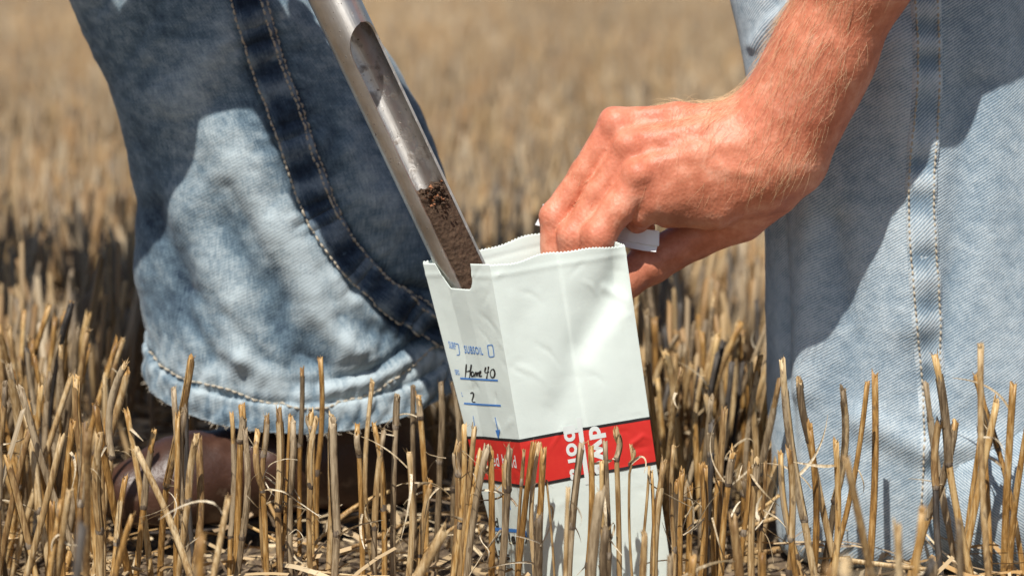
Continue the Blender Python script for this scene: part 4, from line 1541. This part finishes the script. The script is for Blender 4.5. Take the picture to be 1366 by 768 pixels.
# second leg of the person, standing further left outside the picture, and the seat of the jeans
HIP_A = Qa(-230, -1000, 600)
leg2 = capsule_leg([(np.array([-0.86, 0.42, 0.06]), 0.085), (np.array([-0.82, 0.42, 0.30]), 0.082), (np.array([-0.75, 0.40, 0.52]), 0.085),
                    (np.array([-0.66, 0.38, 0.72]), 0.10), (HIP_A + np.array([-0.16, 0.06, 0.02]), 0.115)])
seat = capsule_leg([(HIP_A + np.array([0.09, 0.0, 0.0]), 0.03), (HIP_A + np.array([0.05, 0, 0.02]), 0.115), (HIP_A + np.array([-0.08, 0.03, 0.04]), 0.15),
                    (HIP_A + np.array([-0.2, 0.06, 0.04]), 0.115), (HIP_A + np.array([-0.25, 0.07, 0.03]), 0.03)])
Vj, Fj = join([(VA, FA), leg2, seat])
ex = len(Vj) - len(VA)
uvx = np.concatenate([UVA, Vj[len(VA):][:, [0, 2]]])
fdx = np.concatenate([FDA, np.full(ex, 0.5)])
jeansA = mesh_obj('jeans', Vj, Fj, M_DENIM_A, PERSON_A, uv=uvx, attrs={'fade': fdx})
sol = jeansA.modifiers.new('thickness', 'SOLIDIFY'); sol.thickness = 0.0012; sol.offset = -1
bvh_jeans = BVHTree.FromPolygons(VA.tolist(), FA.tolist())


def resample(pts, step):
    P = np.array(pts, float)
    t = np.linspace(0, 1, 400)
    C = catmull(P, t)
    s = np.concatenate([[0], np.cumsum(np.hypot(*np.diff(C, axis=0).T))])
    q = np.arange(0, s[-1], step)
    C = np.stack([np.interp(q, s, C[:, 0]), np.interp(q, s, C[:, 1])], -1)
    T = np.gradient(C, axis=0); T /= np.hypot(T[:, 0], T[:, 1])[:, None]
    return C, np.stack([-T[:, 1], T[:, 0]], -1), q / s[-1]


def build_seam(bvh, path, parent, mat, wk=0.88, fd=0.0):
    C, N, q = resample(path, 2.0)
    Lp = len(C) * 2.0
    ph = np.cumsum(0.20 + 0.17 * fbm(np.stack([np.arange(len(C)) * 0.05, 0 * C[:, 0], 0 * C[:, 0]], -1), 1.0, 3, 2) * 2)
    am = 0.55 + 1.3 * np.clip(fbm(np.stack([np.arange(len(C)) * 0.03, 0 * C[:, 0] + 4, 0 * C[:, 0]], -1), 1.0, 8, 2) + 0.35, 0, 1)
    cols = np.array([-26, -23, -19, -12, -6, 0, 6, 12, 19, 23, 26.0])
    prof = np.array([-0.4, 0.9, 1.5, 1.0, 0.9, 0.9, 0.9, 1.0, 1.8, 1.4, -0.4]) * 0.00105
    V, F, fade, uv, prev = [], [], [], [], None
    for kk, ((x, y), n, s) in enumerate(zip(C, N, q)):
        row = []
        w = wk - wk * 0.25 * max(0, s - 0.75) / 0.25
        pk = 0.0008 * am[kk] * math.sin(ph[kk])
        for cidx, cc in enumerate(cols):
            r = cast(bvh, x - n[0] * cc * w, y - n[1] * cc * w, 0)
            if r is None: row = None; break
            inner = 1 - (abs(cc) / 26) ** 4
            row.append(r[0] + r[1] * (prof[cidx] + pk * inner + 0.0012))
        if row is None:
            prev = None; continue
        base = len(V)
        V += row
        for cc in cols:
            fade.append(fd + 0.42 + 0.28 * (abs(cc) > 17) + 0.26 * am[kk] * math.sin(ph[kk]))
            uv.append((cc * S, s * 0.25))
        if prev is not None:
            F += [(prev + c, prev + c + 1, base + c + 1, base + c) for c in range(len(cols) - 1)]
        prev = base
    mesh_obj('seam', V, F, mat, parent, uv=uv, attrs={'fade': fade})


build_seam(bvh_jeans, SEAM, jeansA, M_DENIM_SEAM)


def stitches(bvh, pts, off, step, length, rad, parent, mat=None, lift=0.0014):
    C, N, q = resample(pts, step)
    V, F = [], []
    for k in range(len(C)):
        if k % 1: continue
        x, y = C[k] + (-N[k]) * off
        tx, ty = N[k][1], -N[k][0]
        r0 = cast(bvh, x - tx * length / 2, y - ty * length / 2, lift - 0.0003)
        rm = cast(bvh, x, y, lift + 0.0005)
        r1 = cast(bvh, x + tx * length / 2, y + ty * length / 2, lift - 0.0003)
        if r0 is None or r1 is None or rm is None: continue
        c = np.array([r0[0], (r0[0] * 0.4 + rm[0] * 0.6), rm[0], (r1[0] * 0.4 + rm[0] * 0.6), r1[0]])
        if np.linalg.norm(c[-1] - c[0]) > length * S * 3: continue
        ax, ay = perp(c[-1] - c[0])
        ring = ring_tube(c, rad * np.array([0.5, 1, 1, 1, 0.5]), 6, 0, None, (ax, ay)).reshape(-1, 3)
        o = len(V); V += list(ring)
        F += tube_faces(5, 6, o)
    if V:
        o = mesh_obj('stitching', V, F, mat or M_THREAD, parent)
        o['kind'] = 'stuff'


stitches(bvh_jeans, SEAM, -18, 9.0, 7.5, 0.00065, jeansA, lift=0.0032)
stitches(bvh_jeans, SEAM, 15, 9.0, 7.5, 0.00065, jeansA, lift=0.0030)
stitches(bvh_jeans, SEAM, 21, 9.0, 7.5, 0.00055, jeansA, lift=0.0026)
stitches(bvh_jeans, HEMST, 0, 9.5, 8.0, 0.0007, jeansA, lift=0.0016)

# frayed threads along the worn hem edge
def build_fray():
    R = np.random.default_rng(3)
    V, F = [], []
    lo = VA[:420]
    for k in range(420):
        p = lo[R.integers(0, 420)] + np.array([0, -0.0005, 0.0005])
        vel = np.array([R.normal(0, 0.8), R.normal(-0.3, 0.4), -R.uniform(0.2, 1.2)])
        pts = []
        ln = R.uniform(0.001, 0.005)
        for i in range(5):
            pts.append(p.copy()); p = p + vel / np.linalg.norm(vel) * ln / 4; vel = vel + R.normal(0, 0.5, 3)
        v, f = ribbon(pts, 0.00035, np.array([0, -1, 0.2]), 0.5, 0.3)
        o = len(V); V += v; F += [tuple(o + q for q in g) for g in f]
    o = mesh_obj('hem_fray', V, F, M_THREAD, jeansA); o['kind'] = 'stuff'


build_fray()


def build_boot():
    lo = np.array([-0.32, 0.0, -0.01]); hi = np.array([0.02, 0.32, 0.17])
    f = Field(lo, hi, 0.003)
    k = 0.02
    foot = [pc(535, 632, 440, 58), pc(455, 612, 415, 72), pc(350, 624, 355, 66), pc(248, 644, 300, 64), pc(180, 660, 268, 52)]
    shaft = [pc(500, 610, 420, 70), pc(460, 520, 415, 78), pc(440, 450, 412, 85)]
    for ch in (foot, shaft): f.chain(f.F, ch, k)
    Z = f.ax[2][None, None, :]
    Fb = np.maximum(f.F, 0.016 - Z)
    keepF = f.F
    f.F = Fb
    V, Fq = f.nets(); V = smooth_mesh(V, Fq, 2)
    V += (fbm(V, 60, 2, 2) * 0.003)[:, None] * np.array([0.3, -0.5, 0.4])
    bx, by = proj(V)
    for k0, k1 in ((232, 0.10), (238, 0.10), (372, -0.45), (380, -0.45)):     # toe cap and vamp seams
        V[:, 2] -= 0.0011 * gl(bx - k0 - k1 * (by - 640), 3.0)
    V[:, 2] += 0.0012 * np.sin(bx * 0.16 + 2 * np.sin(by * 0.03)) * gl((bx - 330) / 45, 1)      # creases over the toes
    b = mesh_obj('boot', V, Fq, M_LEATHER, PERSON_A)
    g = Field(lo, hi, 0.003)
    g.F = np.maximum(np.maximum(keepF - 0.004, Z - 0.0155), -0.002 - Z).astype(np.float32)
    V, Fq = g.nets()
    mesh_obj('sole', V, Fq, M_SOLE, b)


build_boot()


# ================================================================== HANDS AND BODIES
def skin_attrs(V, wr=None, red=None, shade_grime=None):
    n = len(V)
    return {'wcoord': wr[0] if wr else np.zeros(n), 'wmask': wr[1] if wr else np.zeros(n), 'red': red if red is not None else np.zeros(n),
            'shade_grime': shade_grime if shade_grime is not None else np.zeros(n)}


HAND = dict(
    index=[(818, 172, 105, 23), (779, 232, 103, 19.5), (740, 289, 97, 20.5), (738, 366, 88, 18), (746, 415, 80, 14)],
    middle=[(838, 202, 80, 24.5), (800, 258, 76, 19.5), (765, 315, 70, 21), (762, 390, 72, 18), (768, 440, 70, 14)],
    ring=[(850, 240, 58, 25), (824, 279, 50, 22), (798, 314, 48, 23), (790, 390, 52, 19), (795, 435, 50, 15)],
    pinky=[(868, 270, 62, 22), (856, 284, 66, 19), (850, 292, 84, 17), (858, 304, 108, 15), (846, 318, 120, 13)],
    thumb=[(1025, 252, 120, 43), (985, 286, 132, 38), (925, 317, 134, 30), (868, 350, 118, 29), (832, 374, 98, 26), (797, 394, 84, 20)],
)
PALM = [
    [(1005, 168, 112, 33), (915, 170, 108, 27), (820, 172, 105, 22)],
    [(1012, 188, 92, 38), (920, 194, 85, 30), (838, 202, 80, 23)],
    [(1015, 212, 80, 40), (930, 226, 68, 31), (850, 240, 58, 23)],
    [(1015, 236, 80, 38), (940, 254, 70, 30), (868, 270, 58, 21)],
    [(1015, 250, 90, 34), (950, 276, 80, 29), (890, 285, 70, 20)],
    [(960, 236, 112, 42), (870, 246, 100, 26)],
    [(1045, 212, 100, 56), (1015, 215, 100, 50)],
]
ARM = [(1044, 196, 98, 56), (1072, 132, 92, 60), (1098, 72, 82, 64), (1146, -40, 68, 70), (1200, -170, 60, 75), (1260, -310, 55, 78), (1290, -380, 60, 70)]
TENDON = [[(815, 152, 92, 4), (900, 150, 80, 5), (985, 150, 85, 5)], [(838, 184, 58, 4), (930, 176, 53, 5), (1010, 162, 62, 4)],
          [(850, 222, 36, 4), (930, 204, 37, 5), (1015, 182, 45, 4)], [(866, 256, 36, 3), (940, 238, 40, 4), (1020, 205, 48, 4)]]
VEIN = [[(880, 190, 60, 3), (910, 200, 52, 3.6), (945, 192, 50, 3.2), (985, 196, 46, 3)], [(905, 235, 38, 2.6), (950, 222, 40, 3), (1000, 232, 38, 2.6)],
        [(1000, 150, 70, 3), (1030, 120, 52, 3.4), (1055, 70, 42, 3.2)]]


def build_hand_b():
    lo = np.minimum(Qa(695, 470, -20), Qa(695, 470, 200)); hi = np.maximum(Qa(1420, -470, 200), Qa(1420, -470, -20))
    lo = np.array([0.0, -0.03, lo[2]]); hi = np.array([hi[0], 0.09, hi[2]])
    h = 0.00105
    f = Field(lo, hi, h)
    C = lambda rows: [pc(*r) for r in rows]
    for ch in PALM: f.chain(f.F, C(ch), 0.0065)
    f.chain(f.F, C(ARM), 0.016)
    f.cone(f.F, Qa(985, 185, 104), Qa(1072, 112, 92), 40 * S, 50 * S, 0.014)
    th = f.new(); f.chain(th, C(HAND['thumb']), 0.004); f.F = smin(f.F, th, 0.0075)
    fing = f.new()
    for nm in ('index', 'middle', 'ring', 'pinky'):
        g = f.new(); f.chain(g, C(HAND[nm]), 0.0030)
        # joint swellings
        for jn, rr in ((2, 1.02),):
            x, y, d, r = HAND[nm][jn]
            f.cone(g, Qa(x, y, d), Qa(x + 1, y, d), r * S * rr, r * S * rr, 0.002)
        fing = smin(fing, g, 0.0015)
    f.F = smin(f.F, fing, 0.0034)
    for ch in TENDON: 
        f.chain(f.F, [(p, r * S) for p, r in [(Qa(x, y, d), r) for x, y, d, r in [(x, y, d + 13, r) for x, y, d, r in ch]]], 0.0100)
    for ch in VEIN: f.chain(f.F, C([(x, y, d + 4, r) for x, y, d, r in ch]), 0.0048)
    # knuckle caps
    for x, y, d, r in [(822, 163, 92, 16), (838, 194, 66, 15), (850, 232, 42, 15)]:
        f.cone(f.F, Qa(x, y, d), Qa(x + 2, y, d), r * S, r * S, 0.005)
    V, Fq = f.nets()
    V = smooth_mesh(V, Fq, 2, 0.5)
    px, py = proj(V)
    n = fbm(V, 90, 2, 2) * 0.0007 + fbm(V, 420, 4, 2) * 0.00010
    me = bpy.data.meshes.new('tmp'); me.from_pydata(V.tolist(), [], Fq.tolist()); me.update()
    N = np.array([tuple(v.normal) for v in me.vertices])
    V = V + N * n[:, None]
    # wrinkle phase along each finger, masked to the knuckles
    wc = np.zeros(len(V)); wm = np.zeros(len(V)); red = np.zeros(len(V))
    for nm in ('index', 'middle', 'ring'):
        p1 = Qa(*HAND[nm][1][:3]); p2 = Qa(*HAND[nm][2][:3])
        a = (p2 - p1) / np.linalg.norm(p2 - p1)
        dist = np.linalg.norm(V - p2, axis=1)
        m = gl(dist / 0.0065, 1) * (np.abs((V - p2) @ a) < 0.014)
        better = m > wm
        wc = np.where(better, (V - p2) @ a, wc); wm = np.where(better, m, wm)
        red = np.maximum(red, gl(np.linalg.norm(V - Qa(*HAND[nm][2][:3]), axis=1) / 0.011, 1))
        red = np.maximum(red, gl(np.linalg.norm(V - Qa(*HAND[nm][0][:3]), axis=1) / 0.015, 1))
    red = np.clip(red * 0.8 + 0.35 * gl((py - 150) / 40, 1), 0, 1)
    shade_grime = np.clip(gl(np.hypot((px - 905) / 45, (py - 292) / 20), 1) + 0.6 * gl(np.hypot((px - 885) / 70, (py - 365) / 45), 1), 0, 1) * np.clip(0.4 + 1.6 * (fbm(V, 160, 9, 3) + 0.3), 0, 1)  # shaded hand edge and thumb painted darker, broken up like grime
    return V, Fq, N, (wc, wm * np.clip((0.7 - N[:, 1] * 0.6), 0, 1)), red, shade_grime


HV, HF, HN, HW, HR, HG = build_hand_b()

PERSON_B = root('person', 'person kneeling in pale blue jeans, sunburnt hand holding the bag open', 'person', (0.24, 0.09, 0))
KNEE_B = Qa(1240, 700, 240)
HIP_B = Qa(1330, -420, 390)
SH_B = np.array([0.52, 0.02, 0.92])
ELB_B = Qa(1270, -330, 57)


def coarse(prims, lo, hi, h, k):
    f = Field(lo, hi, h)
    for a, b, ra, rb in prims: f.cone(f.F, a, b, ra, rb, k)
    V, F = f.nets()
    return smooth_mesh(V, F, 2), F


A3 = lambda *v: np.array(v, float)
head_b = A3(0.36, -0.02, 1.16)
torso_b = [(HIP_B + A3(0.10, 0.05, 0.06), A3(0.56, 0.16, 0.72), 0.15, 0.15), (A3(0.56, 0.16, 0.72), A3(0.50, 0.14, 0.92), 0.15, 0.13),
           (A3(0.50, 0.30, 0.95), SH_B, 0.075, 0.07), (HIP_B, HIP_B + A3(0.14, 0.1, 0), 0.13, 0.13)]
arm_b = [(SH_B, ELB_B, 0.058, 0.036), (ELB_B, Qa(1200, -170, 60), 0.034, 0.028), (A3(0.50, 0.30, 0.95), A3(0.62, 0.34, 0.68), 0.056, 0.044), (A3(0.62, 0.34, 0.68), A3(0.42, 0.30, 0.58), 0.042, 0.03),
         (A3(0.42, 0.30, 0.58), A3(0.34, 0.29, 0.55), 0.034, 0.026)]
headp_b = [(A3(0.46, 0.10, 1.0), A3(0.42, 0.05, 1.08), 0.06, 0.058), (head_b + A3(0.02, 0.01, 0.03), head_b + A3(-0.03, -0.015, -0.02), 0.088, 0.075),
           (head_b + A3(-0.05, -0.02, -0.05), head_b + A3(-0.065, -0.025, -0.07), 0.05, 0.04), (head_b + A3(-0.105, -0.04, -0.02), head_b + A3(-0.12, -0.045, -0.04), 0.010, 0.014),
           (head_b + A3(0.01, -0.085, -0.01), head_b + A3(0.012, -0.09, -0.04), 0.018, 0.014), (head_b + A3(0.0, 0.095, -0.01), head_b + A3(0.0, 0.1, -0.04), 0.018, 0.014)]
bV, bF = coarse(arm_b + headp_b + torso_b[:2], A3(0.05, -0.35, 0.3), A3(0.95, 0.65, 1.35), 0.010, 0.02)
Vb, Fb = join([(HV, HF), (bV, bF)])
nb = len(bV)
pad = lambda a: np.concatenate([a, np.zeros(nb)])
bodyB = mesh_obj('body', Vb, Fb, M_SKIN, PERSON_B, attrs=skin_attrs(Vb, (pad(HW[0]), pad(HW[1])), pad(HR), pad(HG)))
sV, sF = coarse([(a, b, ra + 0.018, rb + 0.018) for a, b, ra, rb in torso_b[:3]] + [(SH_B, SH_B + (ELB_B - SH_B) * 0.45, 0.075, 0.072), (A3(0.50, 0.30, 0.95), A3(0.56, 0.32, 0.82), 0.075, 0.07)],
                A3(0.1, -0.3, 0.3), A3(1.0, 0.7, 1.25), 0.010, 0.03)
mesh_obj('shirt', sV, sF, M_SHIRT_B, PERSON_B)
hV, hF = coarse([(head_b + A3(0.03, 0.01, 0.045), head_b + A3(0.0, 0.0, 0.055), 0.088, 0.086)], head_b - 0.2, head_b + 0.25, 0.010, 0.02)
mesh_obj('hair', hV, hF, M_HAIRCAP, PERSON_B)


def arm_hair():
    R = np.random.default_rng(9)
    px, py = proj(HV)
    axis = Qa(1150, -60, 68) - Qa(1044, 196, 98); axis /= np.linalg.norm(axis)
    dors = HN[:, 2] * 0.55 - HN[:, 1] * 0.6 - HN[:, 0] * 0.45
    w = np.clip((px - 840) / 150, 0, 1) ** 1.4 * (0.05 + 0.2 * np.clip((px - 990) / 60, 0, 1) + np.clip(HN[:, 2] - 0.45, 0, 1) ** 1.5 * 3.0) * np.clip((dors - 0.05) * 2.5, 0, 1) * (py < 262) * (py > -120)
    w = w + 0.05 * ((px > 740) & (px < 800) & (py > 200) & (py < 300) & (dors > 0.3))
    ids = R.choice(len(HV), 1500, p=w / w.sum())
    V, F = [], []
    for i in ids:
        p = HV[i].copy(); n = HN[i]
        flow = -axis * 0.75 + np.array([-0.35, -0.1, -0.45]) + R.normal(0, 0.33, 3)
        flow -= n * (flow @ n); flow /= np.linalg.norm(flow)
        ln = R.uniform(0.005, 0.014)
        if px[i] < 830: ln *= 0.4
        lift = R.uniform(0.25, 0.75)
        c = []
        for s in np.linspace(0, 1, 5):
            c.append(p + flow * ln * s + n * ln * lift * (s - 0.55 * s * s) + np.array([0, 0, -1]) * ln * 0.10 * s * s)
        c = np.array(c)
        ax, ay = perp(c[-1] - c[0])
        ring = ring_tube(c, 0.000062 * np.array([1, 1, 0.85, 0.6, 0.25]), 3, 0, None, (ax, ay)).reshape(-1, 3)
        o = len(V); V += list(ring); F += tube_faces(5, 3, o)
    o = mesh_obj('arm_hair', V, F, M_HAIR, PERSON_B); o['kind'] = 'stuff'


arm_hair()

# kneeling leg of this person: thigh upright with the knee on the ground
FOLDS_B = [([(1060, -20), (1080, 120), (1085, 300), (1075, 520)], 16, 9), ([(1040, 200), (1052, 400), (1058, 640)], 9, -7), ([(1110, 300), (1130, 450), (1120, 640)], 22, -10),
           ([(1200, 60), (1230, 240), (1220, 430)], 30, 12), ([(1300, 120), (1280, 330), (1240, 520)], 26, -10), ([(1150, 560), (1230, 600), (1330, 590)], 20, 10), ([(1010, 60), (1030, 30), (1075, 0)], 9, 6)]


def disp_b(px, py, T, A):
    d = np.zeros(px.shape)
    for pts, w, h in FOLDS_B:
        d += h * gl(polydist(px, py, pts)[0], w)
    P = np.stack([px * 0.012, py * 0.004, np.sin(A) * 0.5 + 5.0], -1)
    return d * np.clip(np.sin(A) * 3, 0, 1) + fbm(P, 1.2, 5, 3) * 12


def fade_b(px, py, T, A, disp):
    ds, _ = polydist(px, py, [(1000, 100), (1022, 300), (1030, 500), (1046, 745)])
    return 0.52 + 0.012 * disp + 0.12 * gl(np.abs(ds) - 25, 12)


LEG_B = [(1240, 752, 120, 225, 30, 6), (1241, 735, 192, 232, 62, 8), (1234, 660, 199, 240, 74, 10), (1226, 560, 198, 250, 76, 8), (1219, 430, 196, 258, 78, 4), (1214, 300, 195, 264, 80, 0), (1205, 190, 196, 270, 82, -4), (1196, 95, 197, 276, 84, -8),
         (1178, 0, 202, 284, 88, -10), (1170, -110, 215, 300, 100, -12), (1190, -250, 235, 335, 140, -14), (1260, -400, 260, 375, 180, -16), (1300, -520, 280, 400, 220, -16)]
VB, FBq, UVB, FDB = loft(LEG_B, 300, 380, disp_b, fade_b)
shinb = capsule_leg([(Qa(1300, 690, 250), 0.04), (Qa(1340, 660, 290), 0.062), (A3(0.42, 0.26, 0.065), 0.062), (A3(0.60, 0.40, 0.06), 0.058), (A3(0.72, 0.5, 0.06), 0.05)])
otherb = capsule_leg([(A3(0.70, -0.05, 0.07), 0.075), (A3(0.70, -0.05, 0.3), 0.075), (A3(0.69, -0.06, 0.46), 0.085), (A3(0.60, 0.06, 0.52), 0.10), (HIP_B + A3(0.13, 0.08, 0.0), 0.13)])
Vj, Fj = join([(VB, FBq), shinb, otherb])
ex = len(Vj) - len(VB)
jeansB = mesh_obj('jeans', Vj, Fj, M_DENIM_B, PERSON_B, uv=np.concatenate([UVB, Vj[len(VB):][:, [0, 2]]]), attrs={'fade': np.concatenate([FDB, np.full(ex, 0.5)])})
sol = jeansB.modifiers.new('thickness', 'SOLIDIFY'); sol.thickness = 0.0012; sol.offset = -1
for pts in ([A3(0.70, -0.02, 0.05), A3(0.64, -0.18, 0.045)], [A3(0.76, 0.54, 0.055), A3(0.84, 0.62, 0.09)]):
    v, fq = coarse([(pts[0], pts[1], 0.05, 0.042)], np.minimum(*pts) - 0.1, np.maximum(*pts) + 0.1, 0.006, 0.01)
    v[:, 2] = np.maximum(v[:, 2], 0.004)
    mesh_obj('boot', v, fq, M_LEATHER, PERSON_B)

bvh_b = BVHTree.FromPolygons(VB.tolist(), FBq.tolist())
SEAM_B = [(1232, -60), (1236, 100), (1228, 260), (1236, 430), (1246, 580), (1240, 720)]
build_seam(bvh_b, SEAM_B, jeansB, M_DENIM_B, 0.8, 0.05)
stitches(bvh_b, SEAM_B, -15, 9.0, 7.5, 0.0006, jeansB, lift=0.0030)
stitches(bvh_b, SEAM_B, 14, 9.0, 7.5, 0.0006, jeansB, lift=0.0030)

# ---- the other person's torso, head and arms, above the picture: they shade the jeans
GRIP = Qa(384, -205, 30)
GRIP = AX_A + adir * float((GRIP - AX_A) @ adir)


def build_body_a():
    parts = []
    # both hands closed round the probe tube, one above the other
    h = 0.0028
    wrists = []
    for G0, out, sg in ((GRIP, fy * 0.8 + adir * 0.6, -1.0), (GRIP + adir * 0.098, -fy * 0.93 + adir * 0.37, 1.0)):
        f = Field(G0 - 0.13, G0 + np.array([0.13, 0.12, 0.16]), h)
        pal = G0 + out * 0.030 - fx * 0.004
        for k in range(4):
            c = G0 + adir * (0.033 - 0.021 * k)
            r = 0.0095 - 0.0008 * (k == 3)
            rad = TR + 0.009
            pts = []
            for th in np.radians([-150, -95, -45, 10, 65, 110]):
                pts.append((c + fx * math.cos(th) * rad + fy * math.sin(th) * rad * sg, r * (1 - 0.05 * len(pts))))
            g = f.new(); f.chain(g, pts, 0.003)
            f.F = smin(f.F, g, 0.002)
        for k in range(4):
            c = G0 + adir * (0.033 - 0.021 * k) + out * (TR + 0.006) - fx * 0.012
            f.cone(f.F, c, pal + out * 0.055 - adir * (0.008 * (k - 1.5)) - fx * 0.01, 0.0125, 0.018, 0.008)
        f.chain(f.F, [(pal + out * 0.04 + adir * 0.02, 0.018), (G0 + adir * 0.058 + out * 0.018 + fx * 0.012, 0.012), (G0 + adir * 0.062 - out * 0.008 + fx * (TR + 0.004), 0.0095), (G0 + adir * 0.058 - out * 0.028 + fx * 0.016, 0.008)], 0.004)
        wrist = pal + out * 0.075
        f.cone(f.F, pal + out * 0.05, wrist, 0.026, 0.027, 0.01)
        V, F = f.nets(); parts.append((smooth_mesh(V, F, 1), F))
        wrists.append(wrist)
    v1 = A3(0.05, 0.02, 0.23); v0 = A3(-0.12, -0.05, 0.25)
    elbl = wrists[0] + v1 / np.linalg.norm(v1) * 0.25
    elb = wrists[1] + v0 / np.linalg.norm(v0) * 0.26
    sh_r = elb + A3(-0.02, 0.10, 0.27); sh_l = elbl + A3(-0.10, 0.14, 0.24)
    chest = (sh_r + sh_l) / 2 + A3(-0.02, 0.03, 0.03)
    head = chest + A3(0.02, -0.10, 0.24)
    arms = [(sh_r, elb, 0.056, 0.043), (elb, wrists[1], 0.043, 0.028), (sh_l, elbl, 0.056, 0.043), (elbl, wrists[0], 0.043, 0.028)]
    trunk = [(HIP_A + A3(-0.08, 0.03, 0.05), HIP_A * 0.5 + chest * 0.5 + A3(-0.03, 0.08, 0.04), 0.14, 0.14), (HIP_A * 0.5 + chest * 0.5 + A3(-0.03, 0.08, 0.04), chest, 0.14, 0.12), (sh_l, sh_r, 0.07, 0.07)]
    hd = [(chest + A3(0, -0.05, 0.08), head - A3(0, -0.03, 0.08), 0.06, 0.056), (head + A3(0, 0.03, 0.03), head + A3(0, -0.02, -0.01), 0.088, 0.075), (head + A3(0, -0.05, -0.05), head + A3(0, -0.06, -0.07), 0.05, 0.04),
          (head + A3(0, -0.10, -0.0), head + A3(0, -0.115, -0.03), 0.01, 0.014), (head + A3(0.088, 0, 0), head + A3(0.09, 0, -0.03), 0.016, 0.013), (head + A3(-0.088, 0, 0), head + A3(-0.09, 0, -0.03), 0.016, 0.013)]
    parts.append(coarse(arms + trunk[:2] + hd, A3(-0.95, -0.45, 0.35), A3(0.30, 0.6, 1.62), 0.010, 0.02))
    V, F = join(parts)
    mesh_obj('body', V, F, M_SKIN, PERSON_A, attrs=skin_attrs(V))
    sv, sf = coarse([(a, b, ra + 0.018, rb + 0.018) for a, b, ra, rb in trunk] + [(sh_r, sh_r + (elb - sh_r) * 0.5, 0.075, 0.07), (sh_l, sh_l + (elbl - sh_l) * 0.5, 0.075, 0.07)],
                    A3(-1.0, -0.4, 0.5), A3(0.35, 0.6, 1.5), 0.010, 0.03)
    mesh_obj('shirt', sv, sf, M_SHIRT_A, PERSON_A)
    hv, hf = coarse([(head + A3(0, 0.03, 0.045), head + A3(0, 0.0, 0.055), 0.088, 0.086)], head - 0.2, head + 0.25, 0.010, 0.02)
    mesh_obj('hair', hv, hf, M_HAIRCAP, PERSON_A)
    v, fq = coarse([(A3(-0.87, 0.44, 0.05), A3(-0.90, 0.26, 0.045), 0.05, 0.042)], A3(-1.0, 0.15, -0.05), A3(-0.75, 0.55, 0.15), 0.006, 0.01)
    v[:, 2] = np.maximum(v[:, 2], 0.004)
    mesh_obj('boot', v, fq, M_LEATHER, PERSON_A)


build_body_a()
